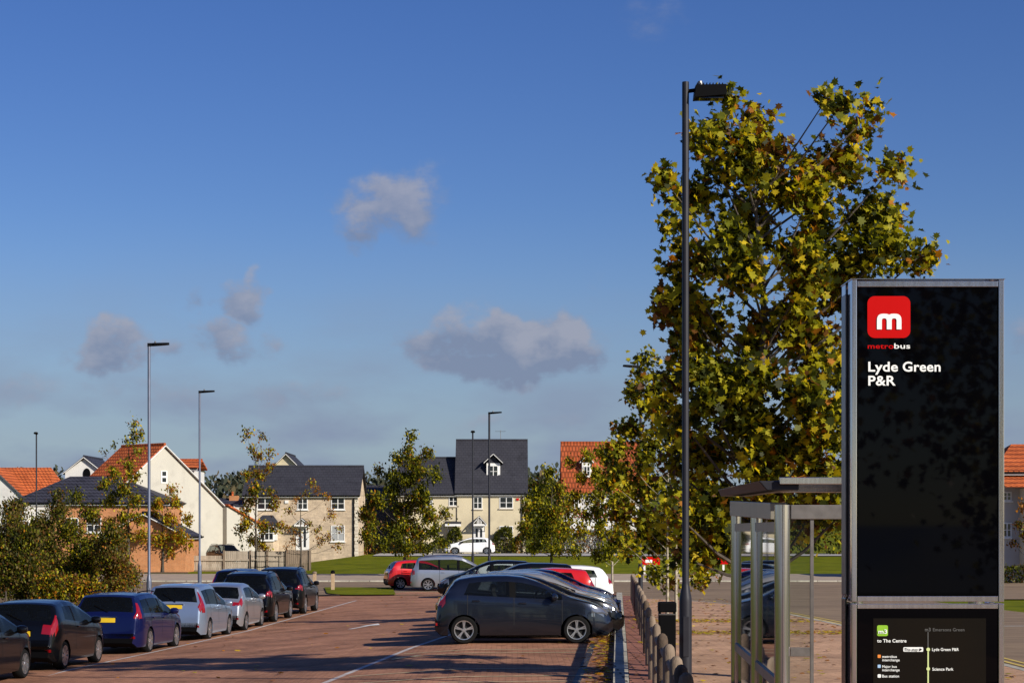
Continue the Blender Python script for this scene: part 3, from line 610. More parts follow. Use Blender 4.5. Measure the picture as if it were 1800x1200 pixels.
# the round shouldered letter m
mm = MB(); Z0 = 579.0
def arch(xa, xb, ya, th, yy):
    xo = (xb-xa)/2; cx = (xa+xb)/2; n = 14; po = []; pi_ = []
    for k in range(n+1):
        a = PI-PI*k/n; co_, si = math.cos(a), math.sin(a)
        e = lambda v: math.copysign(abs(v)**.72, v)
        po.append((cx+xo*e(co_), ya+13-13*e(si))); pi_.append((cx+(xo-th)*e(co_), ya+13-(13-th*.95)*e(si)))
    po = [(xa, Z0)]+po+[(xb, Z0)]; pi_ = [(xa+th, Z0)]+pi_+[(xb-th, Z0)]
    for i in range(len(po)-1):
        mm.quad([(lx(q[0]), yy, lz(q[1])) for q in (po[i], po[i+1], pi_[i+1], pi_[i])])
arch(1541, 1566.5, 551.5, 8.6, -.0075); arch(1558.3, 1584, 551.5, 8.6, -.0082)
mo = mm.build('letter_m', swhite, logo)
text('metro', sred, 1525, 1570.5, 612.5, 8.5); text('bus', swhite, 1571.5, 1599.5, 612.5, 9)
text('Lyde', swhite, 1526, 1578, 652.5, 16.5, .02); text('Green', swhite, 1586.5, 1653, 652.5, 16.5, .02); text('P&R', swhite, 1526, 1574, 677, 16.5, .02)
g1 = rrect('route_tile', sgreen, 1541.5, 1560.5, 1098, 1117, 3); text('m3', swhite, 1543.5, 1559, 1112.5, 7, .02, -.0075, par=g1)
text('to The Centre', swhite, 1541.5, 1593, 1128, 5.6, .02)
text('m3', sgrey, 1625.5, 1635.5, 1108.5, 6, .02); text('Emersons Green', sgrey, 1639.5, 1695, 1108.5, 5.4, .008)
MB().box(lx(1630.2), lx(1631.8), -.004, -.002, lz(1138), lz(1110)).build('route_line', sgrey, tot)
MB().box(lx(1630), lx(1632.4), -.004, -.002, .5, lz(1138)).build('route_line', spale, tot)
for yy in (1140.5, 1174.5, 1209, 1243): rrect('stop_dot', spale, 1628, 1634.4, yy-3.2, yy+3.2, 3.19, y=-.006)
pill = rrect('stop_marker', swhite, 1587.5, 1622.5, 1136.5, 1144.5, 2); text('This stop', bglass, 1589.5, 1613, 1143, 5, .012, -.0075, par=pill)
MB().quad([(lx(1616), -.0075, lz(1138)), (lx(1620.5), -.0075, lz(1140.6)), (lx(1616), -.0075, lz(1143.2))]).build('arrow', bglass, pill)
text('Lyde Green P&R', swhite, 1638, 1685, 1143, 5, .015); text('Science Park', swhite, 1638.5, 1675.5, 1177.5, 5, .015)
for yy, mtl, a, b in ((1152.5, sorg, 'metrobus', 'interchange'), (1170, sblue, 'Major bus', 'interchange')):
    rrect('icon', mtl, 1542.5, 1548, yy-2.8, yy+2.8, 1); text(a, swhite, 1550.5, 1576, yy+2.6, 4.4, .012); text(b, swhite, 1550.5, 1581, yy+8.6, 4.4, .012)
rrect('icon', swhite, 1542.5, 1548.5, 1184, 1190, 1.5); text('Bus station', swhite, 1550.5, 1580, 1189.5, 4.6, .015)

# ------------------------------------------------------------------ bus shelter
st = thing('bus_shelter', 'stainless steel and glass bus shelter left of the totem', 'bus shelter', (2.0, 14.2, .1))
def SX(y): return 2.0+(y-14.2)*.044
def sp_(mb): return mb
loc = Vector((2.0, 14.2, .1))
def L_(p): return tuple(Vector(p)-loc)
for y, px in ((14.2, 1375), (16.6, 1330), (19.2, 1294)):
    x = wx(px, y); r = .058 if y < 15 else .052
    b = MB(); b.lathe([(0, -.05), (r, -.05), (r, 2.58), (0, 2.58)], L_((x, y, .1)), n=24); b.build('post', steel, st, smooth=40)
    if y > 15:
        MB().box(*[v for v in (L_((x+.065, 0, 0))[0], L_((x+.095, 0, 0))[0])], y-14.2-.02, y-14.2+.02, .1, 2.45).build('glazing_stile', steeld, st, bevel=.004)
pA, pB, pC = (wx(1375, 14.2), 14.2), (wx(1330, 16.6), 16.6), (wx(1294, 19.2), 19.2)
for a, b in ((pA, pB), (pB, pC)):
    for z in (.35, 1.34, 2.52):
        MB().bar(L_((a[0], a[1], z)), L_((b[0], b[1], z)), .035, .075).build('glazing_rail', steeld, st)
    MB().quad([L_((a[0], a[1], .38)), L_((b[0], b[1], .38)), L_((b[0], b[1], 2.5)), L_((a[0], a[1], 2.5))]).build('glass_pane', clear, st)
bw = L_((wx(1375, 14.2)+.06, 14.2, 0))[0]
MB().box(bw, bw+1.35, -.03, .03, wz(912, 14.2)-.1, wz(887, 14.2)-.1).build('end_beam', steeld, st, bevel=.004)
ex = L_((wx(1427, 14.2), 0, 0))[0]
MB().box(ex-.012, ex+.012, -.015, .015, .05, wz(912, 14.2)-.1).build('glass_edge_post', steeld, st)
MB().box(bw, ex-.012, -.012, .012, wz(1153, 14.2)-.1, wz(1137, 14.2)-.1).build('handrail', steeld, st, bevel=.003)
MB().quad([(bw, .005, .2), (ex, .005, .2), (ex, .005, wz(912, 14.2)-.1), (bw, .005, wz(912, 14.2)-.1)]).build('glass_pane', clear, st)
# fascia box and roof
xa = L_((wx(1283, 19.0), 0, 0))[0]; xb = L_((wx(1357, 14.6), 0, 0))[0]
fas = mat('bronze_fascia', (.33, .30, .23), .4, metal=.5)
MB().hexa([(xa, 4.8, 2.535), (xa+.12, 4.8, 2.535), (xb+.1, .35, 2.475), (xb-.02, .35, 2.475), (xa, 4.8, 2.68), (xa+.12, 4.8, 2.68), (xb+.1, .35, 2.60), (xb-.02, .35, 2.60)]).build('fascia', fas, st, bevel=.005)
gx0 = L_((wx(1262, 19.4), 0, 0))[0]; gx1 = L_((wx(1335, 14.3), 0, 0))[0]
MB().hexa([(gx0+.03, 5.2, 2.73), (gx0+.3, 5.2, 2.73), (gx1+.3, .15, 2.69), (gx1+.06, .15, 2.69), (gx0, 5.2, 2.80), (gx0+.3, 5.2, 2.80), (gx1+.3, .15, 2.76), (gx1, .15, 2.76)]).build('gutter', darkmetal, st, bevel=.008)
MB().hexa([(gx0, 5.2, 2.802), (gx0+1.7, 5.2, 2.83), (gx1+1.7, .15, 2.76), (gx1+.2, .15, 2.762), (gx0, 5.2, 2.815), (gx0+1.7, 5.2, 2.845), (gx1+1.7, .15, 2.775), (gx1+.2, .15, 2.775)]).build('roof_glass', clear, st)
MB().box(gx1+.15, gx1+1.72, .10, .148, 2.735, 2.785).build('roof_edge', steel, st, bevel=.004)
MB().box(gx0+.25, gx0+1.7, 5.2, 5.26, 2.77, 2.84).build('roof_edge', steel, st, bevel=.004)
MB().box(gx1+1.722, gx1+1.77, .1, 5.2, 2.74, 2.82).build('roof_edge', steel, st, bevel=.004)
for yy in (.1, 5.0):
    b = MB(); b.lathe([(0, -.05), (.055, -.05), (.055, 2.74), (0, 2.74)], (gx1+1.6, yy, 0), n=20); b.build('post', steel, st, smooth=40)

# ------------------------------------------------------------------ houses
slate = brickmat('dark_slate_roof', (.045, .045, .055), (.040, .040, .050), (.029, .029, .035), .34, .24, .02, axes='xz', stain=.12, rough=.6)
slateb = brickmat('blue_slate_roof', (.055, .055, .075), (.045, .045, .06), (.02, .02, .026), .3, .24, .03, axes='sz', stain=.2, rough=.6)
orange = brickmat('orange_clay_tiles', (.66, .17, .05), (.56, .13, .04), (.22, .05, .02), .32, .26, .045, axes='sz', stain=.25)
orangeb = brickmat('orange_pantiles', (.46, .11, .04), (.40, .09, .03), (.20, .05, .02), .30, .5, .07, axes='xz', stain=.2)
stone = brickmat('buff_stone', (.62, .49, .34), (.47, .37, .265), (.54, .43, .31), .42, .17, .016, axes='xz', stain=.25)
creamw = mat('cream_render', (.60, .52, .35), .9, col2=(.55, .475, .32), nscale=.8, bump=.15, bscale=20)
ivory = mat('ivory_render', (.50, .47, .40), .9, col2=(.46, .435, .37), nscale=.6, bump=.15, bscale=20)
whitew = mat('white_render', (.66, .64, .60), .9, col2=(.6, .58, .55), nscale=.6, bump=.1)
greyw = mat('grey_render', (.50, .46, .42), .9, col2=(.44, .41, .37), nscale=.6)
redbrick = brickmat('orange_brick', (.58, .23, .09), (.48, .18, .07), (.48, .30, .17), .24, .085, .012, axes='sz', stain=.2)
quoin = mat('pale_quoin_stone', (.66, .60, .48), .85, col2=(.55, .48, .38), nscale=2)
curtain = mat('grey_net_curtain', (.35, .36, .36), .8)

def win(house, x, y, z, w, h, cols=2, bars=1, frame=white, pane=glassdark, sill=True, lab=None, nx=0):
    """window on a front wall lying in local y = const, facing -y"""
    f = MB(); t = .07; yo = y-.05
    f.box(x-w/2, x+w/2, yo, y+.02, z, z+t); f.box(x-w/2, x+w/2, yo, y+.02, z+h-t, z+h)
    for i in range(cols+1):
        a = x-w/2+(w-t)*i/cols; f.box(a, a+t, yo+.002, y+.02, z+t, z+h-t)
    for i in range(cols):
        a = x-w/2+(w-t)*i/cols+t; b_ = x-w/2+(w-t)*(i+1)/cols
        for k in range(bars):
            q = z+t+(h-2*t)*(k+1)/(bars+1); f.box(a, b_, yo+.01, y, q-.02, q+.02)
    fo = f.build('window', frame, house)
    MB().box(x-w/2+t*.5, x+w/2-t*.5, y-.012, y-.004, z+t*.5, z+h-t*.5).build('pane', pane, fo)
    if sill: MB().box(x-w/2-.08, x+w/2+.08, y-.12, y-.001, z-.09, z-.005).build('sill', quoin if sill == 2 else frame, fo)
    return fo
def roof_gx(name, m, par, x0, x1, y0, y1, ze, zr, yr=None, ov=.25, th=.14, hip0=0, hip1=0, barge=False):
    """pitched roof, ridge along x"""
    yr = (y0+y1)/2 if yr is None else yr; sl_ = (zr-ze)/(yr-y0); f = MB()
    a0, a1 = x0-ov, x1+ov
    def slab(ya, za, a, b, ra, rb):
        p = [(a, ya, za), (b, ya, za), (b-rb, yr, zr), (a+ra, yr, zr)]
        up = Vector((0, 0, th)); lo2 = [Vector(q) for q in p]; hi2 = [q+up for q in lo2]
        f.hexa(lo2+hi2)
    slab(y0-ov, ze-ov*sl_, a0, a1, hip0, hip1)
    slab(y1+ov, ze-ov*sl_, a0, a1, hip0, hip1)
    if hip0: f.quad([(a0, y0-ov, ze-ov*sl_+th), (a0+hip0, yr, zr+th), (a0, y1+ov, ze-ov*sl_+th)])
    if hip1: f.quad([(a1, y0-ov, ze-ov*sl_+th), (a1, y1+ov, ze-ov*sl_+th), (a1-hip1, yr, zr+th)])
    o = f.build(name, m, par)
    MB().box(a0, a1, y0-ov-.05, y0-ov-.005, ze-ov*sl_-.12, ze-ov*sl_+.06).build('fascia', white, o)
    MB().tube([(a0, y0-ov-.11, ze-ov*sl_+.02), (a1, y0-ov-.11, ze-ov*sl_+.02)], [.06, .06], 8).build('gutter', black, o)
    if not hip0 and not hip1:
        rg = MB(); rg.tube([(a0, yr, zr+th+.01), (a1, yr, zr+th+.01)], [.1, .1], 8); rg.build('ridge_tiles', m, o)
    for s_, hp in ((a0, hip0), (a1, hip1)):
        if not hp and barge:
            bb = MB(); dx = -.03 if s_ == a0 else .03
            for (ya) in (y0-ov, y1+ov):
                bb.bar((s_+dx, ya, ze-ov*sl_+.02), (s_+dx, yr, zr+.02), .05, .2, up=(1, 0, 0))
            bb.build('bargeboard', white, o)
    return o
def wallx(par, m, x0, x1, y0, y1, z0, ze, zr=None, yr=None, name='wall'):
    w = MB()
    if zr is None: w.box(x0, x1, y0, y1, z0, ze)
    else:
        yr = (y0+y1)/2 if yr is None else yr
        n = len(w.v); w.v += [(x, y, z) for x in (x0, x1) for (y, z) in ((y0, z0), (y1, z0), (y1, ze), (yr, zr), (y0, ze))]
        w.f += [tuple(n+i for i in (0, 4, 3, 2, 1)), tuple(n+5+i for i in (0, 1, 2, 3, 4))]
        for i in range(5): j = (i+1) % 5; w.f.append((n+i, n+j, n+5+j, n+5+i))
        w.m += [0]*7
    return w.build(name, m, par)
def canopy(par, x, y, z, w, h, dep=.9, gable=True):
    c = MB()
    if gable:
        for s_ in (-1, 1): c.hexa([(x+s_*w/2, y-dep, z), (x, y-dep, z+h), (x, y, z+h), (x+s_*w/2, y, z), (x+s_*w/2, y-dep, z+.1), (x, y-dep, z+h+.1), (x, y, z+h+.1), (x+s_*w/2, y, z+.1)])
    else:
        c.hexa([(x-w/2, y-dep, z), (x+w/2, y-dep, z), (x+w/2, y, z+h), (x-w/2, y, z+h), (x-w/2, y-dep, z+.08), (x+w/2, y-dep, z+.08), (x+w/2, y, z+h+.08), (x-w/2, y, z+h+.08)])
    o = c.build('porch_canopy', slate, par); g_ = MB()
    if gable:
        for s_ in (-1, 1): g_.bar((x+s_*w/2, y-dep-.03, z+.02), (x, y-dep-.03, z+h+.02), .05, .2, up=(0, 1, 0))
        g_.box(x-w/2, x+w/2, y-dep-.045, y-dep-.01, z-.1, z+.08)
        for a in (-.3, -.1, .1, .3): g_.bar((x+a*w*.5, y-dep-.02, z+.05), (x+a*w*.5, y-dep-.02, z+h*(1-abs(a))*.85), .06)
    else: g_.box(x-w/2, x+w/2, y-dep-.03, y-dep-.002, z-.12, z+.08)
    for s_ in (-1, 1): g_.bar((x+s_*w*.36, y-dep+.1, z-.02), (x+s_*w*.36, y-.02, z-.62), .07)
    g_.build('porch_trim', white, o); return o
def door(par, x, y, z, w=.95, h=2.05, two=True):
    d_ = MB(); d_.box(x-w/2-.08, x+w/2+.08, y-.05, y+.02, z, z+h+.08).build('door', white, par)
    o = [k for k in par.children if k.name.startswith('door')][-1] if par.children else par
    for s_ in ((-1, 1) if two else (0,)): MB().box(x+s_*.2-.1, x+s_*.2+.1, y-.062, y-.052, z+.35, z+h-.15).build('door_pane', glassdark, o)
    MB().box(x+.36, x+.40, y-.10, y-.052, z+1.0, z+1.12).build('handle', steeld, o)
def hz_(px, d): return wx(px, d)

# stone house (425..632)
d = 170; s = F/d; x0, x1 = wx(430, d), wx(629, d); w = x1-x0; gz = .2
h = thing('stone_house', 'buff stone house with dark slate roof and white windows, left of centre', 'house', (x0, d, gz))
Z = lambda py, dd=d: wz(py, dd)-gz
X = lambda px, dd=d: wx(px, dd)-x0
ze = Z(871); wallx(h, stone, 0, w, 0, 8.4, -.8, ze, Z(826))
roof_gx('roof', slate, h, 0, w, 0, 8.4, ze+.1, wz(822, d+4.2)-gz, ov=.22)
for (a, b, t_, l_) in ((582, 606, 874, 895), (523, 541, 874, 895), (452, 480, 874, 895)):
    win(h, X((a+b)/2), 0, Z(l_), (b-a)/s, (l_-t_)/s)
win(h, X(594), 0, Z(951), 24/s, 28/s, pane=curtain); door(h, X(532), 0, Z(968), 1.0, 2.1)
canopy(h, X(532), 0, Z(923), 26/s, 11/s)
bay = MB(); bx0, bx1 = X(452), X(490); bay.hexa([(bx0, 0, -.4), (bx0+.4, -.8, -.4), (bx1-.4, -.8, -.4), (bx1, 0, -.4), (bx0, 0, Z(949)), (bx0+.4, -.8, Z(949)), (bx1-.4, -.8, Z(949)), (bx1, 0, Z(949))])
bo = bay.build('bay_wall', stone, h)
win(h, (bx0+bx1)/2, -.8, Z(949), bx1-bx0-.7, Z(924)-Z(949), 3)
MB().box(bx0+.1, bx1-.1, -.78, 0, Z(949)+.01, Z(923)).build('bay_glazing', white, h)
MB().hexa([(bx0-.15, -1.0, Z(922)), (bx1+.15, -1.0, Z(922)), (bx1+.15, 0, Z(922)), (bx0-.15, 0, Z(922)), (bx0+.5, -.12, Z(905)), (bx1-.5, -.12, Z(905)), (bx1-.5, 0, Z(905)), (bx0+.5, 0, Z(905))]).build('bay_roof', slate, h)
q = MB()
for xx in (0, w):
    z = -.2; k = 0
    while z < ze-.3:
        ww = .42 if k % 2 else .26
        q.box(xx-.02 if xx == 0 else xx-ww, xx+ww if xx == 0 else xx+.02, -.03, .3, z, z+.27); z += .3; k += 1
q.build('quoins', quoin, h)
MB().tube([(w-.35, -.1, -.2), (w-.35, -.1, ze)], [.055, .055], 8).build('downpipe', black, h)
MB().box(X(504)-.16, X(504)+.16, -.1, -.002, Z(884), Z(879)).build('alarm_box', white, h)

# gable peeping behind it
d = 205; h = thing('rear_house', 'house gable with white bargeboards showing above the stone house ridge', 'house', (wx(503, d), d, .3), R(90))
gh = wz(798, d)-.3; gw = wx(503, d)-wx(472, d)
wallx(h, creamw, -.0, 8, -gw, gw, -.3, gh-gw*1.0, gh-.1)
roof_gx('roof', slate, h, 0, 8, -gw, gw, gh-gw*1.0, gh-.02, ov=.3, barge=True)
# terrace: low part and tall part
d = 178; s = F/d; x0 = wx(700, d); gz = .3
h = thing('low_terrace_house', 'lower cream terraced house with flat porch canopy behind the full green tree', 'house', (x0, d, gz))
X = lambda px: wx(px, 178)-x0; Z = lambda py: wz(py, 178)-gz
ze = Z(868); xm = X(803); wallx(h, creamw, 0, xm-.01, 0, 8, -.6, ze, wz(812, 182)-gz)
roof_gx('roof', slate, h, 0, xm-.3, 0, 8, ze+.1, wz(807, 182)-gz, ov=.25)
win(h, X(755.5), 0, Z(894), 11/s, 20/s, 1, pane=curtain, sill=2); win(h, X(797), 0, Z(889), 16/s, 17/s, sill=2)
door(h, X(798), 0, Z(970), .95, 38/s); canopy(h, X(797), 0, Z(922), 28/s, 5/s, gable=False)
x0b = wx(803.5, d); h2 = thing('tall_terrace_house', 'taller cream terraced house with steep slate roof and white dormer', 'house', (x0b, d, gz))
X = lambda px: wx(px, 178)-x0b
w2 = X(924); ze2 = Z(866); zr2 = wz(776, 182)-gz
wallx(h2, creamw, 0, w2, -.12, 8, -.6, ze2, zr2-.15, 4)
roof_gx('roof', slate, h2, 0, w2, -.12, 8, ze2+.12, zr2, ov=.22)
MB().box(-.05, w2+.1, -.2, -.125, Z(872), Z(866)-.02).build('fascia_board', white, h2)
for (a, b, t_, l_) in ((832, 848, 873, 894), (878, 902, 873, 893), (878, 902, 924, 945)):
    win(h2, X((a+b)/2), -.12, Z(l_), (b-a)/s, (l_-t_)/s, sill=2)
door(h2, X(842), -.12, Z(966), .95, 40/s); canopy(h2, X(843), -.12, Z(922), 25/s, 14/s)
MB().tube([(X(918), -.22, -.3), (X(918), -.22, ze2)], [.055, .055], 8).build('downpipe', black, h2)
MB().box(X(910)-.12, X(910)+.12, -.22, -.125, Z(879), Z(875.5)).build('alarm_box', sred, h2)
# dormer
dz0, dz1, dzr = Z(842), Z(812), Z(800); dx0, dx1 = X(855), X(879); dy = 1.1
dm = MB(); dm.box(dx0, dx1, dy, 3.6, dz0-.6, dz1-.05); do = dm.build('dormer', white, h2)
gb = MB(); gb.quad([(dx0, dy-.001, dz1-.05), (dx1, dy-.001, dz1-.05), ((dx0+dx1)/2, dy-.001, dzr)]); gb.build('dormer_gable', slate, do)
dr = MB(); xm_ = (dx0+dx1)/2
for s_, xe in ((-1, dx0-.25), (1, dx1+.25)):
    dr.hexa([(xe, dy-.25, dz1-.12), (xm_, dy-.25, dzr+.1), (xm_, 4, dzr+.1), (xe, 4, dz1-.12), (xe, dy-.25, dz1), (xm_, dy-.25, dzr+.22), (xm_, 4, dzr+.22), (xe, 4, dz1)])
dr.build('dormer_roof', slate, do)
bb = MB()
for xe in (dx0-.25, dx1+.25): bb.bar((xe, dy-.28, dz1-.04), (xm_, dy-.28, dzr+.16), .05, .2, up=(0, 1, 0))
bb.build('dormer_trim', white, do)
win(do, xm_, dy-.01, Z(838), 17/s, 21/s, 2, 1)
MB().box(dx0-.3, dx1+.3, dy-.35, dy-.02, Z(847), Z(843)).build('dormer_apron', steeld, do)
# orange roofed house with the banner
x0 = wx(991, d); h = thing('orange_roof_house', 'cream house with orange tiled roof largely hidden by the street trees', 'house', (x0, d, gz))
X = lambda px: wx(px, 178)-x0
w = X(1125); ze = Z(866); zr = wz(780, 182)-gz
wallx(h, whitew, 0, w, 0, 8, -.6, ze, zr-.2); roof_gx('roof', orangeb, h, 0, w, 0, 8, ze+.1, zr, ov=.2)
for px in (1010, 1055, 1092): win(h, X(px), 0, Z(893), 15/s, 19/s, sill=1)
dd = MB(); a, b = X(1024), X(1041); dd.box(a, b, 1.2, 3.4, Z(840), Z(812)); do = dd.build('dormer', white, h)
win(do, (a+b)/2, 1.19, Z(836), 12/s, 18/s, 2, 1)
dr = MB(); xm_ = (a+b)/2
for xe in (a-.2, b+.2): dr.hexa([(xe, 1, Z(813)), (xm_, 1, Z(800)), (xm_, 4, Z(800)), (xe, 4, Z(813)), (xe, 1, Z(811)), (xm_, 1, Z(798)), (xm_, 4, Z(798)), (xe, 4, Z(811))])
dr.build('dormer_roof', white, do)
bn = thing('sales_banner', 'white banner with red lettering across the orange roofed house wall', 'banner', (X(1055)+x0, d-.12, gz))
bx_ = (X(1108)-X(1000))/2
MB().box(-bx_, bx_, -.04, .04, Z(931), Z(898)-.2).build('board', white, bn)
def text_w(sx0, sx1, base, cap, s_, m, par, y):
    cu = bpy.data.curves.new('t', 'FONT'); cu.body = s_; cu.offset = .015
    o = bpy.data.objects.new('t', cu); C.objects.link(o); bpy.context.view_layer.update()
    me = bpy.data.meshes.new_from_object(o.evaluated_get(bpy.context.evaluated_depsgraph_get())); bpy.data.objects.remove(o)
    co = np.empty(len(me.vertices)*3); me.vertices.foreach_get('co', co); co = co.reshape(-1, 3); a_, b_ = co[:, 0].min(), co[:, 0].max()
    me.vertices.foreach_set('co', np.stack([sx0+(co[:, 0]-a_)*(sx1-sx0)/(b_-a_), np.full(len(co), y), base+co[:, 1]*cap/.69], -1).reshape(-1)); me.materials.append(m)
    ob = bpy.data.objects.new('lettering', me); C.objects.link(ob); ob.parent = par; return ob
text_w(-bx_*.85, bx_*.92, Z(905)-.2, .55, 'Sales information', sred, bn, -.05)

# cream gabled house with orange roof (165..380), turned
d = 152; gz = -.3; TH = 47
h = thing('cream_gable_house', 'large ivory rendered house with tall gable, small window and orange roof', 'house', (wx(288, d), d, gz), R(90+TH))
# local x = ridge direction (into the picture), local -y faces right... gable at local x=0
gh = wz(783, d)-gz; hw = 5.85; ez = gh-hw*.80
wallx(h, ivory, 0, 5.4, -hw, hw, -.6, ez, gh-.1)
ro = roof_gx('roof', orange, h, 0, 5.4, -hw, hw, ez, gh-.02, ov=.16, barge=True)
gwin = MB(); yq = 0.0
def gablewin(par, y, z, ww, hh):
    f = MB(); f.box(-.05, .02, y-ww/2, y+ww/2, z, z+hh); fo = f.build('window', white, par)
    for k in (0, 1):
        MB().box(-.06, -.052, y-ww/2+.12, y+ww/2-.12, z+.1+k*(hh/2), z+hh/2-.06+k*(hh/2)-.0).build('pane', glassdark, fo)
gablewin(h, .0, wz(849, d)-gz, .62, .98)
w3 = MB(); w3.box(-.5, 6.5, -hw-3.2, -hw-.01, -.6, ez-.1); w3.build('side_wing', ivory, h)
w4 = MB(); w4.hexa([(-.7, -hw-3.5, ez-1.55), (-.7, -hw-.01, ez+.0), (6.7, -hw-.01, ez+.0), (6.7, -hw-3.5, ez-1.55), (-.7, -hw-3.5, ez-1.4), (-.7, -hw-.01, ez+.15), (6.7, -hw-.01, ez+.15), (6.7, -hw-3.5, ez-1.4)]); w4.build('wing_roof', orange, h)
# small orange roof behind its right slope
d = 166; x0 = wx(306, d); h = thing('rear_orange_house', 'small orange roofed projection behind the right slope of the cream gable', 'house', (x0, d, 0))
zt, zb = wz(809, d), wz(825, d); ww = wx(347, d)-x0
wallx(h, whitew, .1, ww-.2, .2, 5, -.5, zb-.1); roof_gx('roof', orange, h, 0, ww-.1, 0, 5.2, zb+.1, zt, ov=.12)
# white gable with oval vent
d = 185; h = thing('white_gable_house', 'white gabled house with dark oval vent, above the slate hipped roof', 'house', (wx(148, d), d, 0), R(90))
gh = wz(804, d); hw = (wx(182, d)-wx(115, d))/2
wallx(h, whitew, 0, 8, -hw, hw, -.5, gh-hw*.78, gh-.1); roof_gx('roof', slateb, h, 0, 8, -hw, hw, gh-hw*.78, gh, ov=.2, barge=True)
v = MB(); v.lathe([(0, 0), (.42, 0), (.42, .05), (0, .05)], (0, 0, 0), n=20); vo = v.build('vent', black, h); vo.rotation_euler = (0, R(90), 0); vo.scale = (1.3, .85, 1); vo.location = (-.06, -.25, gh-1.55)
# far-left orange roofed house
d = 172; x0 = wx(-70, d); h = thing('orange_hip_house', 'house with broad orange hipped roof at the far left edge', 'house', (x0, d, 0))
w = wx(92, d)-x0; zt = wz(824, d+5); zb = wz(885, d)
wallx(h, whitew, .2, w-.2, 0, 10, -.6, zb); roof_gx('roof', orange, h, 0, w, 0, 10, zb, zt, ov=.1, hip1=1.4)
fg = MB(); ax_, axx = wx(-5, d)-x0, 2.9
n = [(ax_-axx, -1.6, -.5), (ax_+axx, -1.6, -.5), (ax_+axx, -1.6, wz(878, d)), (ax_, -1.6, wz(826, d)), (ax_-axx, -1.6, wz(878, d))]
fg.quad(n); fg.quad([(a, 2.5, c) for a, b, c in n][::-1])
for i in range(5): a, b = n[i], n[(i+1) % 5]; fg.quad([a, (a[0], 2.5, a[2]), (b[0], 2.5, b[2]), b])
fg.build('front_gable', whitew, h); rf = MB()
for s_ in (-1, 1): rf.bar((ax_+s_*(axx+.3), -1.7, wz(882, d)), (ax_, -1.7, wz(823, d)), .1, .22, up=(0, 1, 0))
rf.build('gable_trim', steeld, h)
rf = MB()
for s_ in (-1, 1): rf.hexa([(ax_+s_*(axx+.3), -1.65, wz(881, d)), (ax_, -1.65, wz(824, d)), (ax_, 4, wz(824, d)), (ax_+s_*(axx+.3), 4, wz(881, d)), (ax_+s_*(axx+.3), -1.65, wz(879, d)), (ax_, -1.65, wz(822, d)), (ax_, 4, wz(822, d)), (ax_+s_*(axx+.3), 4, wz(879, d))])
rf.build('gable_roof', orange, h)
# slate hipped brick house and garage
d = 146; gz = -.5; x0 = wx(20, d); h = thing('brick_hip_house', 'brick house with wide dark slate hipped roof and white fascia', 'house', (x0, d, gz))
w = wx(296, d)-x0; zb = wz(892, d)-gz; zt = wz(840, d+4)-gz
wallx(h, redbrick, wx(88, d)-x0, w-.3, .1, 8, -.5, zb+.1); roof_gx('roof', slateb, h, 0, w, 0, 8.4, zb+.35, zt, ov=.12, hip0=3.6, hip1=4.6)
for px in (125, 165): win(h, wx(px, d)-x0, .1, wz(935, d)-gz, 1.1, 1.1)
d = 137; x0 = wx(252, d); gz = -.55; h = thing('brick_garage', 'orange brick garage with shallow white trimmed gable', 'garage', (x0, d, gz), R(90))
hw = (wx(326, d)-wx(180, d))/2; zp = wz(904, d)-gz; zv = wz(942, d)-gz
wallx(h, redbrick, 0, 6, -hw, hw, -.5, zv, zp-.1); roof_gx('roof', slateb, h, 0, 6, -hw, hw, zv+.02, zp, ov=.2, barge=True)
# chimney house
d = 215; x0 = wx(380, d); h = thing('chimney_house', 'distant dark roofed house with a brick chimney beyond the cream gable', 'house', (x0, d, .3))
w = wx(470, d)-x0; wallx(h, ivory, 0, w, 0, 7, -.5, wz(897, d)-.3); ro = roof_gx('roof', slateb, h, 0, w, 0, 7, wz(897, d)-.3, wz(879, d+3)-.3, ov=.2)
cx = wx(404, d)-x0; MB().box(cx-.5, cx+.5, 3, 3.8, wz(885, d)-.3, wz(870, d)-.3).build('chimney', redbrick, ro)
MB().lathe([(.14, 0), (.12, .5)], (cx-.2, 3.4, wz(870, d)-.3), n=10).build('chimney_pot', orange, ro)
d = 186; x0 = wx(392, d); h = thing('white_cottage', 'small white gabled building between cream gable and stone house', 'house', (wx(412, d), d, .2), R(90))
hw = .95; gh = wz(890, d)-.2; wallx(h, ivory, 0, 6, -hw*1.6, hw*1.6, -.6, gh-1.3, gh-.05); roof_gx('roof', slateb, h, 0, 6, -hw*1.6, hw*1.6, gh-1.35, gh, ov=.2, barge=True)
# slate outbuilding right of stone house
d = 183; x0 = wx(628, d); h = thing('slate_outbuilding', 'dark boarded outbuilding with slate roof between stone house and terrace', 'garage', (x0, d, .3))
w = wx(715, d)-x0; darkboard = mat('dark_boarding', (.035, .035, .04), .8, col2=(.05, .05, .055), nscale=3)
wallx(h, darkboard, 0, w, 0, 6, -.5, wz(874, d)-.3); roof_gx('roof', slateb, h, 0, w, 0, 6, wz(874, d)-.3, wz(857, d+3)-.3, ov=.15)
gt = MB(); gt.box(0, wx(646, 180)-wx(632, 180), 0, .08, -.3, wz(930, 180)-.3)
for i in range(5): gt.box(.03+i*.14, .14+i*.14, -.03, -.002, -.2, wz(930, 180)-.32)
t = thing('garden_gate', 'orange brown timber gate at the stone house side', 'gate', (wx(632, 180), 180, .3))
gt.build('boards', mat('orange_timber', (.42, .20, .07), .8, col2=(.34, .15, .05), nscale=3), t); MB().box(-.1, -.01, -.05, .1, -.3, wz(928, 180)-.3).build('post', wood, t)
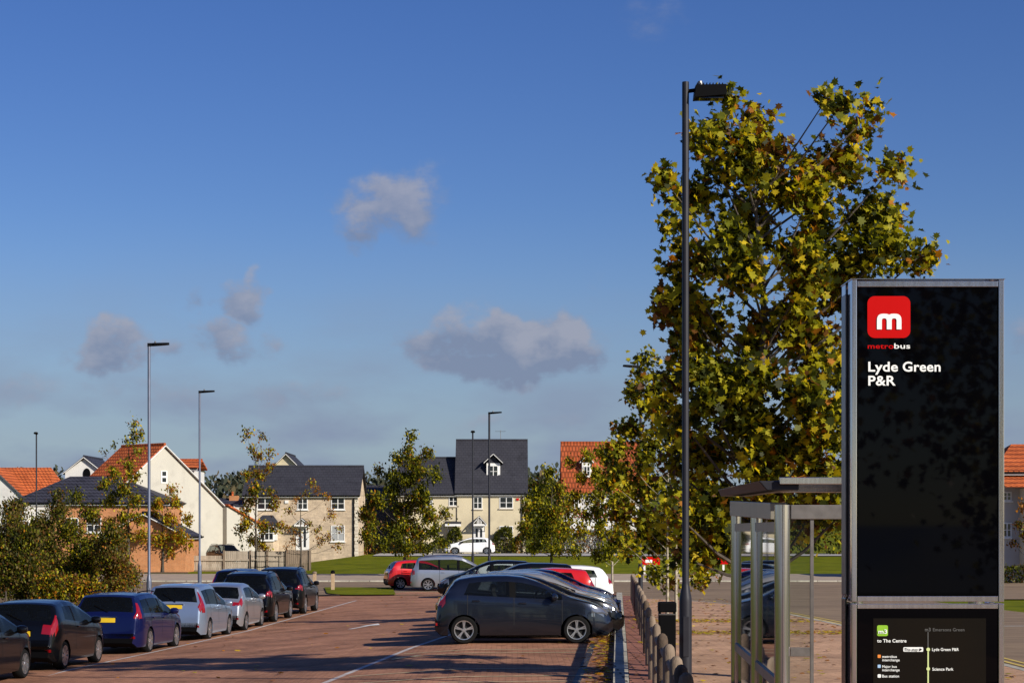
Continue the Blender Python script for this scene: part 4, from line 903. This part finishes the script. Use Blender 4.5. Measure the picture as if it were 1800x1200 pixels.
for px_, d_, top_, lb_ in ((455, 174, 800, 'thin television aerial on the slate ridge of the stone house'), (880, 182, 756, 'thin television aerial on the ridge of the tall cream terrace')):
    zt_ = wz(822 if px_ == 455 else 776, d_); a_ = thing('tv_aerial', lb_, 'aerial', (wx(px_, d_), d_, zt_))
    hh_ = wz(top_, d_)-zt_; m_ = MB(); m_.tube([(0, 0, -.2), (0, 0, hh_)], [.025, .025], 6); m_.build('mast', steeld, a_)
    m_ = MB(); m_.tube([(-.5, 0, hh_-.1), (.5, 0, hh_-.1)], [.015, .015], 5)
    for k in range(6): m_.box(-.45+k*.17, -.43+k*.17, -.22, .22, hh_-.115, hh_-.085)
    m_.build('antenna', steeld, a_)
# right edge house
d = 116; x0 = wx(1752, d); gz = -.2; h = thing('hip_roof_house', 'grey rendered house with terracotta roof behind the totem at right edge', 'house', (x0, d, gz))
w = 9; zb = wz(832, d)-gz; zt = wz(790, d+4)-gz
wallx(h, greyw, .3, w, .0, 8, -.5, zb); roof_gx('roof', orange, h, 0, w, 0, 8, zb+.15, zt+.2, ov=.3, hip0=2.2)
MB().hexa([(.1, -1.6, wz(857, d)-gz), (w, -1.6, wz(857, d)-gz), (w, -.01, wz(838, d)-gz), (.1, -.01, wz(838, d)-gz), (.1, -1.6, wz(855, d)-gz), (w, -1.6, wz(855, d)-gz), (w, -.01, wz(836, d)-gz), (.1, -.01, wz(836, d)-gz)]).build('lower_roof', orange, h)
MB().box(wx(1792, d)-x0, w, -1.4, -.02, -.5, wz(858, d)-gz).build('front_bay', creamw, h)
for px, t_, l_ in ((1770, 864, 880), (1770, 918, 944)): win(h, wx(px, d)-x0, 0, wz(l_, d)-gz, 16/F*d, (l_-t_)/F*d)

for m_ in (creamw, ivory, whitew, greyw): stained(m_, .9, .5, .72, .13)
for m_ in (slate, slateb, orange, orangeb): stained(m_, 1.3, .5, .75, .22)
stained(asph, 1.2, .5, .7, .18); stained(sandy, 1.5, .5, .7, .2)

# ------------------------------------------------------------------ timber garden fence, gate, bollards, boards
fenm = mat('pale_fence_boards', (.42, .35, .27), .9, col2=(.30, .25, .19), nscale=5, bump=.3, mapscale=(1, 1, .1))
d = 141; xa, xb, xc = wx(327, d), wx(452, d), wx(545, d); t = thing('garden_fence', 'pale close boarded fence between brick garage and grass', 'fence', (xa, d, -.6))
def boards(name, x0, x1, top, m, y=0):
    b = MB(); x = x0
    while x < x1-.05:
        b.box(x, min(x+.125, x1), y-.012-.012*((int(x/.14)) % 2), y+.01, -.1, top); x += .14
    return b.build(name, m, t)
boards('board_panel', 0, wx(394, d)-xa, wz(976, d)+.6, fenm); boards('board_panel', wx(394, d)-xa+.05, xb-xa, wz(968, d)+.6, fenm)
boards('board_panel', xb-xa+.05, wx(503, d)-xa, wz(969, d)+.6, fenm); boards('board_panel', wx(503, d)-xa+.05, xc-xa, wz(966, d)+.6, wood)
for px in (327, 394, 440, 470, 503, 545): MB().box(wx(px, d)-xa-.07, wx(px, d)-xa+.07, -.12, .0, -.1, wz(967, d)+.62).build('post', wood, t)
MB().box(0, xb-xa, -.1, -.03, wz(984, d)+.55, wz(982, d)+.6).build('rail', fenm, t); MB().box(0, xb-xa, -.1, -.03, -.02, .14).build('gravel_board', wood, t)
t = thing('metal_gate', 'dark thin framed field gate standing against the pale boarded fence', 'gate', (wx(451, d), d-.5, -.6))
gw = wx(503, d)-wx(451, d); g_ = MB()
for x in (0, gw): g_.tube([(x, 0, 0), (x, 0, 1.55)], [.035, .035], 6)
for z in (.35, .75, 1.15, 1.5): g_.tube([(0, 0, z), (gw, 0, z)], [.018, .018], 6)
g_.build('gate_frame', black, t)
tw = thing('low_timber_kerb', 'low timber kerb rail running before the brick garage', 'rail', (wx(228, 134), 134, -.55))
MB().box(0, wx(330, 134)-wx(228, 134), 0, .15, .0, .1).build('beam', wooddark, tw)
for i in range(4): MB().box(.2+i*1.15, .32+i*1.15, .02, .13, -.2, .0).build('stake', wooddark, tw)
for lb, px, dark in (('timber bollard with pale flat cap at the car park exit', 553, False), ('timber bollard with dark rounded cap nearer the grass verge', 585, True)):
    x, d = wx(px, 98), 98; t = thing('timber_bollard', lb, 'bollard', (x, d, T(x, d)), 0, 'bollards at the car park exit')
    MB().box(-.085, .085, -.085, .085, -.05, .86).build('post', mat('bollard_timber', (.46, .33, .2), .85, col2=(.38, .26, .15), nscale=8), t, bevel=.01)
    MB().lathe([(.1, .862), (.115, .88), (.11, .97), (.06, 1.03), (0, 1.04)] if dark else [(.11, .862), (.12, .9), (.09, .96), (0, .98)], n=12).build('cap', black if dark else wood, t)
for lb, px, py0, py1, W_ in (('red and white development board on white posts left of the near lamp post', 1143, 978, 992, 34), ('red and white board on a white post right of the near lamp post', 1258, 978, 991, 46)):
    d = 131; x = wx(px, d); t = thing('roadside_board', lb, 'sign', (x, d, T(x, d)), 0, 'boards on the grass')
    q = F/d; z1 = wz(py0, d)-T(x, d); z0 = wz(py1, d)-T(x, d); hw = W_/2/q
    MB().box(-hw, hw, -.03, .03, z0, z1).build('board', sred, t); MB().box(-hw*.5, hw*.2, -.04, -.031, z0+.15, z1-.2).build('panel', swhite, t)
    for sx in (-.6, .6): MB().box(sx*hw-.07, sx*hw+.07, .032, .12, -.1, z1).build('post', white, t)

# ------------------------------------------------------------------ cars
tyre = mat('tyre_rubber', (.010, .010, .010), .9, spec=.1); alloy = mat('alloy_rim', (.62, .63, .64), .28, metal=.9); alloyd = mat('dark_alloy_rim', (.28, .29, .3), .35, metal=.8)
redl = mat('red_lamp_lens', (.24, .004, .006), .12, coat=1); clearl = mat('clear_lamp_lens', (.22, .23, .25), .08, metal=.7, coat=1)
plateY = mat('yellow_number_plate', (.75, .50, .02), .4); plateW = mat('white_number_plate', (.75, .75, .72), .4)
seatm = mat('dark_seat_cloth', (.03, .03, .033), .9); seamm = mat('panel_gap', (.004, .004, .005), .8); chrome = mat('chrome_trim', (.7, .7, .72), .12, metal=1)
def paint(n, c, met=.35, rough=.28, coat=.8, spec=.5): return mat('car_paint_'+n, c, rough, metal=met, col2=tuple(x*.97 for x in c), coat=coat, spec=spec)
TYPES = {
 'hatch5': dict(L=3.92, W=1.70, H=1.475, r=.305, wb=(.62, 3.10), top=[(0, .42), (.015, .55), (.05, .82), (.10, .93), (.17, 1.0), (.30, 1.2), (.42, 1.345), (.52, 1.40), (.8, 1.445), (1.2, 1.473), (1.6, 1.475), (1.95, 1.44), (2.25, 1.35), (2.6, 1.185), (2.92, 1.03), (3.1, .975), (3.4, .90), (3.65, .80), (3.8, .68), (3.88, .55), (3.92, .42)],
      belt=[(0, 1.10), (.7, 1.07), (2.0, 1.0), (2.9, .95), (3.92, .8)], glass=(.62, 2.86), pil=[(1.62, 1.76)], ws=(1.98, 2.90), rw=(.19, .47), seams=(.70, 1.72, 2.78), tail=(.02, .24, .84, 1.06)),
 'hatch3': dict(L=3.95, W=1.72, H=1.48, r=.31, wb=(.62, 3.11), top=[(0, .42), (.015, .6), (.04, .78), (.08, .95), (.13, 1.02), (.25, 1.25), (.34, 1.40), (.45, 1.43), (.9, 1.465), (1.3, 1.48), (1.7, 1.46), (2.1, 1.37), (2.5, 1.20), (2.85, 1.04), (3.05, .98), (3.4, .88), (3.7, .76), (3.86, .6), (3.95, .42)],
      belt=[(0, 1.12), (.7, 1.09), (1.8, 1.0), (2.9, .94), (3.95, .8)], glass=(.68, 2.80), pil=[(1.30, 1.42)], ws=(1.9, 2.84), rw=(.145, .33), seams=(1.36, 2.75), tail=(.02, .22, .78, 1.22)),
 'estate': dict(L=4.56, W=1.84, H=1.50, r=.325, wb=(.95, 3.59), top=[(0, .42), (.015, .58), (.04, .80), (.07, .95), (.12, 1.02), (.25, 1.28), (.33, 1.42), (.45, 1.455), (1.2, 1.495), (1.9, 1.50), (2.3, 1.46), (2.7, 1.32), (3.1, 1.12), (3.3, 1.02), (3.6, .95), (4.0, .86), (4.3, .74), (4.48, .58), (4.56, .42)],
      belt=[(0, 1.03), (1, 1.02), (2.4, .98), (3.3, .93), (4.56, .8)], glass=(.42, 3.18), pil=[(1.05, 1.12), (2.02, 2.14)], ws=(2.32, 3.25), rw=(.13, .32), seams=(1.08, 2.08, 3.1), tail=(.05, .27, .92, 1.34)),
 'mpv': dict(L=4.35, W=1.82, H=1.60, r=.32, wb=(.80, 3.42), top=[(0, .42), (.015, .58), (.04, .85), (.07, 1.0), (.12, 1.07), (.22, 1.35), (.30, 1.50), (.42, 1.55), (1.0, 1.59), (1.7, 1.60), (2.1, 1.55), (2.6, 1.35), (3.0, 1.16), (3.25, 1.05), (3.6, .96), (3.95, .84), (4.2, .68), (4.35, .42)],
      belt=[(0, 1.06), (1, 1.04), (2.4, .98), (3.3, .93), (4.35, .8)], glass=(.40, 3.08), pil=[(.85, .92), (1.85, 1.97)], ws=(2.12, 3.14), rw=(.13, .30), seams=(.9, 1.92, 3.0), tail=(.05, .25, .86, 1.42)),
 'suv': dict(L=4.55, W=1.90, H=1.72, r=.36, wb=(.85, 3.55), top=[(0, .48), (.015, .68), (.05, .95), (.08, 1.06), (.14, 1.14), (.28, 1.42), (.38, 1.60), (.5, 1.66), (1.1, 1.71), (1.8, 1.72), (2.2, 1.66), (2.6, 1.46), (3.0, 1.22), (3.2, 1.12), (3.6, 1.06), (4.1, .97), (4.35, .82), (4.5, .62), (4.55, .46)],
      belt=[(0, 1.14), (1, 1.12), (2.4, 1.07), (3.3, 1.02), (4.55, .9)], glass=(.45, 3.02), pil=[(.95, 1.04), (1.95, 2.08)], ws=(2.24, 3.10), rw=(.15, .37), seams=(1.0, 2.02, 3.0), tail=(.03, .26, .94, 1.10)),
 'van': dict(L=4.63, W=1.81, H=1.73, r=.32, wb=(.88, 3.72), top=[(0, .42), (.015, .6), (.04, .90), (.08, 1.03), (.16, 1.12), (.30, 1.45), (.40, 1.62), (.55, 1.67), (1.3, 1.72), (2.2, 1.73), (2.6, 1.68), (3.0, 1.48), (3.4, 1.24), (3.65, 1.09), (4.0, .98), (4.3, .84), (4.5, .66), (4.63, .42)],
      belt=[(0, 1.07), (1, 1.06), (2.6, 1.02), (3.6, .96), (4.63, .8)], glass=(.42, 3.42), pil=[(1.42, 1.50), (2.38, 2.48)], ws=(2.62, 3.52), rw=(.17, .39), seams=(1.46, 2.43, 3.4), tail=(.03, .24, .82, 1.04)),
}
def make_car(name, label, kind, pm, x, y, heading, z=None, rim=alloy, plastic=False, group=None, cat='car', spokes=7, rear='', scaleL=1.0):
    """heading: direction of the nose, radians from +x; x,y = ground centre"""
    sp = TYPES[kind]; L, Wd, r = sp['L'], sp['W'], sp['r']; c_ = math.cos(heading); s_ = math.sin(heading)
    zz = (T(x, y) if z is None else z)+.006
    root = thing(name, label, cat, (x, y, zz), heading, group)
    za, zb_ = T(x+c_*1.3, y+s_*1.3), T(x-c_*1.3, y-s_*1.3)
    root.rotation_euler = (0, -math.atan2(za-zb_, 2.6), heading)
    root.scale = (scaleL, 1, 1)
    tx, tz_ = zip(*sp['top']); bx_, bz = zip(*sp['belt'])
    top = lambda t: float(np.interp(t, tx, tz_))
    tops = lambda t: (top(max(0, t-.05))+2*top(t)+top(min(L, t+.05)))/4 if .6 < t < L-.25 else top(t)
    belt = lambda t: float(np.interp(t, bx_, bz))
    zs = .17 if kind != 'suv' else .24; Ra = r+.045; sta = {0, L}
    for t in tx: sta.add(t)
    for k in range(int(L/.07)): sta.add(round(k*.07, 3))
    for k in range(12): sta.add(.02+k*.04); sta.add(L-.015-k*.04)
    for w_ in sp['wb']:
        for k in range(17): sta.add(w_+Ra*math.cos(PI*k/16)); 
        sta.add(w_-Ra-.004); sta.add(w_+Ra+.004)
    for p in sp['pil']+[sp['glass'], sp['ws'], sp['rw']]: sta.update(p)
    sta = sorted(sta); o = [sta[0]]
    for t in sta[1:]:
        if t-o[-1] > .0035: o.append(t)
    o[-1] = L; sta = o
    def plan(t):
        w_ = Wd/2
        if t < .5: w_ *= 1-.20*(1-t/.5)**2.6
        if t > L-.75: w_ *= 1-.26*((t-L+.75)/.75)**2.4
        return w_
    def section(t):
        w_ = plan(t); zt = tops(t); be = min(belt(t), zt-.05); zb2 = zs
        e = min(t, L-t); zb2 = zs+max(0, .12-e)*.9
        be = max(be, zb2+.12); arch = 0; zt = max(zt, be+.03)
        for q in sp['wb']:
            if abs(t-q) < Ra: arch = r+math.sqrt(max(0, Ra*Ra-(t-q)**2))-.01
        hh = zt-be; k = min(1, max(0, (hh-.05)/.35)); wr = w_*(.955-.205*k)
        if k == 0: wr = w_*.88
        m_ = zb2+(be-zb2)*.45
        P = [(0, max(zb2+.02, arch)), (w_-.24, max(zb2+.02, arch)), (w_-.10, max(zb2, arch)), (w_-.035, max(zb2+.02, arch)), (w_-.012, max(zb2+.10, arch)), (w_*1.0, max(zb2+.25, arch)),
             (w_*1.0, max(m_+.02, min(arch+.0, be-.1))), (w_*.992, max(m_+.12, be-.24)), (w_*.985, be-.13), (w_*.975, be-.05), (w_*.955, be)]
        for i in range(1, 6):
            u = i/6; P.append((w_*.945+(wr-w_*.945)*u+.018*k*math.sin(u*PI), be+.012+(zt-.045*k-be-.012)*u))
        P.append((wr-.005, zt-.035*k)); cr = .035 if k > 0 else .04
        for f_ in (.95, .86, .72, .5, .25, 0): P.append((wr*f_, zt+cr*(1-f_**2)-.02*k*(f_ > .9)))
        # force monotone height on the side
        out = []; 
        for i, (a, b) in enumerate(P):
            if 3 <= i <= 10 and out: b = max(b, out[-1][1])
            out.append((a, b))
        return out
    rows = [section(t) for t in sta]; nr = len(rows[0]); nf = 2*nr-2
    V_ = []; 
    for t, P in zip(sta, rows):
        g0 = sp['glass'][0]; wt = math.exp(-((t-g0)/.30)**2)*.45*(kind not in ('van', 'mpv')); zb0 = P[10][1]
        sh = [wt*max(0, b-zb0) if 10 <= i <= 16 else 0 for i, (a, b) in enumerate(P)]
        ring = [(t-L/2+sh[i], -a, b) for i, (a, b) in enumerate(P)]+[(t-L/2+sh[i], P[i][0], P[i][1]) for i in range(nr-2, 0, -1)]; V_ += ring
    body = MB(); parts = {k: [] for k in ('windscreen', 'rear_window', 'side_l', 'side_r', 'head', 'tail')}
    body.v = V_; t0, t1, z0, z1 = sp['tail']; ta, tb_ = sp['glass']
    for i in range(len(sta)-1):
        tm = (sta[i]+sta[i+1])/2
        for j in range(nf):
            a, b = i*nf+j, i*nf+(j+1) % nf; f = (a, b, b+nf, a+nf)
            row = j if j < nr-1 else nf-1-j; side = 'side_r' if j < nr-1 else 'side_l'
            zc = sum(V_[q][2] for q in f)/4; yc = abs(sum(V_[q][1] for q in f)/4); hh = tops(tm)-belt(tm)
            if 10 <= row <= 14 and ta < tm < tb_ and hh > .14 and not any(p[0] < tm < p[1] for p in sp['pil']): parts[side].append(f); continue
            if 10 <= row <= 14 and any(p[0] <= tm <= p[1] for p in sp['pil']) and ta < tm < tb_: body.f.append(f); body.m.append(1); continue
            if row >= 18 and sp['ws'][0] < tm < sp['ws'][1] and hh > .04: parts['windscreen'].append(f); continue
            if row >= 18 and sp['rw'][0] < tm < sp['rw'][1]: parts['rear_window'].append(f); continue
            mi = 0
            if 4 <= row <= 16 and t0 < tm < t1 and z0 < zc < z1: parts['tail'].append(f)
            elif row in (17, 18) and kind in ('hatch5', 'hatch3', 'suv') and .0 < tm < .12 and z0 < zc < min(z1, .98): parts['tail'].append(f)
            elif (7 <= row <= 19) and L-.50 < tm < L-.12 and .63 < zc < .82 and yc > .48: parts['head'].append(f)
            if row <= 1: mi = 1
            if plastic and row <= 4: mi = 1
            if row <= 2: mi = 1
            if tm > L-.16 and zc < .62 and yc < .52 and row > 15: mi = 1
            body.f.append(f); body.m.append(mi)
    n = len(sta)
    for base, rev in ((0, True), ((n-1)*nf, False)):
        for j in range(nr-1):
            p = [base+j, base+j+1]; q = [base+(nf-j-1) % nf if j+1 < nr-1 else base+j+1, base+(nf-j) % nf]
            ids = []; [ids.append(k) for k in (p[0], p[1], q[0], q[1]) if k not in ids]
            if len(ids) >= 3: body.f.append(tuple(ids[::-1] if rev else ids)); body.m.append(1 if (V_[ids[0]][2] < .40) else 0)
    # panel gaps
    def sidept(t, k, sgn, off=.004):
        P = section(t); a, b = P[k]; return (t-L/2, sgn*(a+off), b)
    for sgn in (-1, 1):
        for sm_ in sp['seams']:
            for k in range(5, 10):
                a0 = sidept(sm_-.007, k, sgn); a1 = sidept(sm_+.007, k, sgn); b1 = sidept(sm_+.007, k+1, sgn); b0 = sidept(sm_-.007, k+1, sgn); body.quad([a0, a1, b1, b0], 2)
    bo = body.build('body', [pm, black, seamm], root, smooth=32)
    def sub(fs, nm, m_, off=0.0, par=None):
        if not fs: return
        ids = sorted({q for f in fs for q in f}); mp_ = {q: k for k, q in enumerate(ids)}; b = MB()
        cy = L/2
        for q in ids:
            v = Vector(V_[q]); nrm = Vector((v.x*.35 if abs(v.x) > L/2-.5 else 0, v.y, (v.z-.7)*.6)); nrm.normalize(); b.v.append(tuple(v+nrm*off))
        b.f = [tuple(mp_[q] for q in f) for f in fs]; b.m = [0]*len(fs)
        return b.build(nm, m_, par or root, smooth=32)
    sub(parts['windscreen'], 'windscreen', cglass); sub(parts['rear_window'], 'rear_window', cglass)
    sub(parts['side_l'], 'side_windows', cglass); sub(parts['side_r'], 'side_windows', cglass)
    for sgn in (-1, 1):
        sel = lambda L2: [f for f in L2 if sgn*sum(V_[q][1] for q in f) > 0]
        sub(sel(parts['head']), 'headlight', clearl, .008); sub(sel(parts['tail']), 'taillight', redl, .008)
        # mirror
        tm = sp['ws'][1]-.30; P = section(tm); bw_ = P[10][0]; bz_ = P[10][1]; m = MB()
        m.lathe([(0, -.11), (.055, -.10), (.08, -.05), (.085, .03), (.07, .09), (0, .11)], (tm-L/2, sgn*(bw_+.13), bz_+.06), axis='y', n=12)
        m.bar((tm-L/2+.02, sgn*(bw_-.02), bz_+.0), (tm-L/2, sgn*(bw_+.1), bz_+.03), .05, .04)
        m.build('mirror', pm if pm.name.find('white') < 0 else black, root, smooth=50)
        hd = MB()
        for k, sm_ in enumerate(sp['seams'][:-1]):
            tt = sm_+.10; P = section(tt); hd.box(tt-L/2, tt-L/2+.17, sgn*(P[8][0]+.02)-.014, sgn*(P[8][0]+.02)+.014, P[8][1]-.005, P[8][1]+.03)
        hd.build('door_handle', pm, root, bevel=.006)
        # repeater
    for q in sp['wb']:
        for sgn in (-1, 1):
            yo = sgn*(Wd/2-.115); wroot = MB(); tw_ = .10
            prof = [(r-.115, -tw_), (r-.03, -tw_-.005), (r-.004, -tw_+.03), (r, 0), (r-.004, tw_-.03), (r-.03, tw_+.005), (r-.115, tw_)]
            wroot.lathe(prof, (q-L/2, yo, r), axis='y', n=32)
            wo_ = wroot.build('wheel', tyre, root, smooth=40)
            rm = MB(); fy_ = sgn*(tw_+.002)
            rm.lathe([(r-.118, fy_*.2), (r-.108, fy_*1.0), (r-.092, fy_*1.02), (r-.09, fy_*.6)], (q-L/2, yo, r), axis='y', n=32)
            rm.lathe([(0, fy_*1.0), (.035, fy_*1.0), (.055, fy_*.8), (.06, fy_*.3)], (q-L/2, yo, r), axis='y', n=16)
            for k in range(spokes):
                for dd_ in (-.11, .11):
                    a_ = 2*PI*k/spokes+.3; p0 = (q-L/2+.03*math.cos(a_), yo+fy_*.86, r+.03*math.sin(a_)); a2 = a_+dd_; p1 = (q-L/2+(r-.1)*math.cos(a2), yo+fy_*.9, r+(r-.1)*math.sin(a2))
                    rm.bar(p0, p1, .026, .02, up=(0, 1, 0))
            rm.build('rim', rim, wo_, smooth=40)
            MB().lathe([(0, fy_*.25), (r-.118, fy_*.25)], (q-L/2, yo, r), axis='y', n=24).build('brake_disc', seamm, wo_)
    # plates
    zp = .98 if kind == 'mpv' else .86 if kind in ('estate', 'suv') else (.80 if kind == 'hatch3' else .84)
    if kind in ('hatch5',): zp = .78
    tp = next(t for t in np.linspace(0, .3, 61) if top(t) >= zp)
    MB().box(tp-L/2-.035, tp-L/2-.012, -.26, .26, zp-.055, zp+.055).build('number_plate', plateY, root)
    MB().box(tp-L/2-.028, tp-L/2+.03, -.30, .30, zp+.06, zp+.085).build('plate_trim', chrome if kind != 'hatch3' else pm, root)
    MB().box(L/2-.012, L/2+.008, -.26, .26, .37, .48).build('number_plate', plateW, root)
    MB().box(L/2-.19, L/2-.02, -.36, .36, .50, .60).build('grille', black, root)
    rf = MB(); 
    for sgn in (-1, 1): rf.box(-L/2+.0, -L/2+.09, sgn*(plan(.03))-.11 if sgn > 0 else -plan(.03)-.005, plan(.03)+.005 if sgn > 0 else -plan(.03)+.11, .40, .46)
    rf.build('reflector', redl, root)
    t2 = sp['rw'][0]; MB().bar((t2-L/2-.02, -.05, top(t2)+.02), (t2-L/2+.06, .32, top(t2+.07)+.045), .02, .02).build('rear_wiper', black, root)
    if kind in ('suv', 'van', 'estate'):
        for sgn in (-1, 1):
            rr = MB(); pts = [(t-L/2, sgn*(Wd/2*.70), tops(t)+.06) for t in np.linspace(.7, sp['ws'][0]-.1, 8)]; rr.tube(pts, [.016]*8, 6); rr.build('roof_rail', chrome if kind == 'van' else black, root)
    se = MB(); ft_ = sp['ws'][1]-1.25
    for tt, ys in ((ft_, (-.37, .37)), (ft_-.85, (-.42, .0, .42))):
        for yy in ys:
            se.hexa([(tt-L/2-.28, yy-.22, .72), (tt-L/2-.18, yy-.22, .72), (tt-L/2-.18, yy+.22, .72), (tt-L/2-.28, yy+.22, .72), (tt-L/2-.40, yy-.19, 1.12), (tt-L/2-.32, yy-.19, 1.12), (tt-L/2-.32, yy+.19, 1.12), (tt-L/2-.40, yy+.19, 1.12)])
            se.box(tt-L/2-.40, tt-L/2-.32, yy-.11, yy+.11, 1.14, 1.28)
    se.box(-L/2+.3, L/2-1.0, -Wd/2+.14, Wd/2-.14, .66, .71)
    se.build('seats', seatm, root)
    MB().lathe([(.17, 0), (.18, .012), (.19, 0), (.18, -.012), (.17, 0)], (0, 0, 0), n=20).build('steering_wheel', black, root)
    sw = root.children[-1] if root.children else None
    for o_ in reversed(list(bpy.data.objects)):
        if o_.name.startswith('steering_wheel') and o_.parent == root: o_.location = (sp['ws'][1]-.72-L/2, -.37, .98); o_.rotation_euler = (0, R(-62), 0); break
    return root
P_blk = paint('black', (.0025, .0025, .003), .1, coat=.55, spec=.15); P_navy = paint('navy', (.004, .007, .050), .2, coat=.6, spec=.2); P_sb = paint('silver_blue', (.32, .40, .52), .7, .3); P_sil = paint('silver', (.42, .44, .47), .75, .3)
P_grey = paint('dark_grey', (.030, .037, .055), .85, .24, coat=.7, spec=.3); P_red = paint('red', (.55, .012, .014), .1); P_white = paint('white', (.82, .82, .80), 0, .3); P_gold = paint('pale_silver', (.48, .46, .42), .7, .3); P_blue = paint('steel_blue', (.07, .12, .24), .5)
HL = math.pi/2-math.atan(.085)+.0
def left(name, label, kind, pm, yw, **k):
    """yw = distance of the rear right wheel"""
    sp = TYPES[kind]; hd = math.pi/2-math.atan(.08 if yw < 50 else .068)
    xr_ = sideline(yw)-.12; f = (math.cos(hd), math.sin(hd)); off = sp['L']/2-sp['wb'][0]
    cx = xr_+f[0]*off-f[1]*(sp['W']/2); cy = yw+f[1]*off+f[0]*(sp['W']/2)
    return make_car(name, label, kind, pm, cx, cy, hd, group='cars queued along the left white line', **k)
left('parked_car', 'black car cut off by the left frame edge, nearest of the left queue', 'hatch5', P_blk, 37.1)
left('parked_car', 'black three door hatchback with big red rear lamps, second in the left queue', 'hatch3', P_blk, 42.1, spokes=9)
left('parked_car', 'navy blue estate car with yellow plate, third in the left queue', 'estate', P_navy, 48.9)
left('parked_car', 'silver blue family car with tall red rear lamps, fourth in the left queue', 'mpv', P_sb, 55.7)
left('parked_car', 'silver hatchback tucked between silver blue car and black off roader', 'hatch5', P_sil, 60.9)
left('parked_car', 'large black off roader near the far end of the left queue', 'suv', P_blk, 65.9, spokes=5)
left('parked_car', 'black compact car at the far end of the left queue', 'suv', P_blk, 71.6, scaleL=.9)
xx = -10.9; make_car('parked_car', 'dark blue car mostly hidden left of the black off roader', 'mpv', P_navy, -10.75, 77.5, HL, group=None)
def right(label, kind, pm, y, nose, rev=False, dx=0, **k):
    sp = TYPES[kind]; hd = R(3) if not rev else R(183)
    return make_car('parked_car', label, kind, pm, nose-sp['L']/2, y, hd, group='cars in the right hand bays', **k)
mz = right('dark grey five door hatchback side on, nearest of the right hand bays', 'hatch5', P_grey, 43.3, wx(1074, 43), spokes=5)
right('black hatchback directly behind the dark grey one, red rear lamp showing', 'hatch3', P_blk, 45.9, wx(1084, 45.9), scaleL=1.06)
right('pale silver hatchback third in the right hand bays, sloping bonnet visible', 'hatch5', P_gold, 48.5, wx(1087, 48.5))
right('steel blue car fourth in the right hand bays', 'hatch5', P_blue, 51.2, wx(1086, 51.2))
right('dark grey car with lit headlamp glass, fifth in the right hand bays', 'hatch3', P_grey, 54.0, wx(1085, 54))
right('red hatchback reversed into its bay, tail towards the fence', 'hatch3', P_red, 61, 2.62, rev=True)
right('dark blue hatchback parked just before the red one', 'hatch5', P_navy, 57.3, wx(1086, 57.3))
right('black tall family car reversed in beside the red one', 'mpv', P_blk, 67, 2.3, rev=True)
right('white hatchback with red tail lamp nearest the far fence end', 'hatch5', P_white, 72, wx(1076, 72), rev=True)
right('white car glimpsed over the dark roofs in the middle of the row', 'hatch5', P_white, 94.6, wx(972, 94))
make_car('parked_car', 'black car pointing left with bright headlamp, in front of the silver people carrier', 'mpv', P_blk, wx(768, 86.5)+2.2, 86.5, R(183), group='cars in the right hand bays')
make_car('parked_car', 'silver people carrier with long side windows at the far right bays', 'van', P_sil, wx(721, 98)+2.32, 98.2, R(3), group='cars in the right hand bays')
make_car('parked_car', 'bright red small car at the far end beside the silver people carrier', 'hatch5', P_red, wx(679, 101)+1.9, 101, R(14), group='cars in the right hand bays')
make_car('white_hatchback', 'white hatchback parked on the estate road before the cream terrace', 'hatch5', P_white, wx(826, 172), 172, R(180), scaleL=1.14)
make_car('drive_car', 'dark car beyond the pale boarded fence beside the cream gable', 'suv', P_blk, wx(398, 150), 150, R(-60), z=-.4)
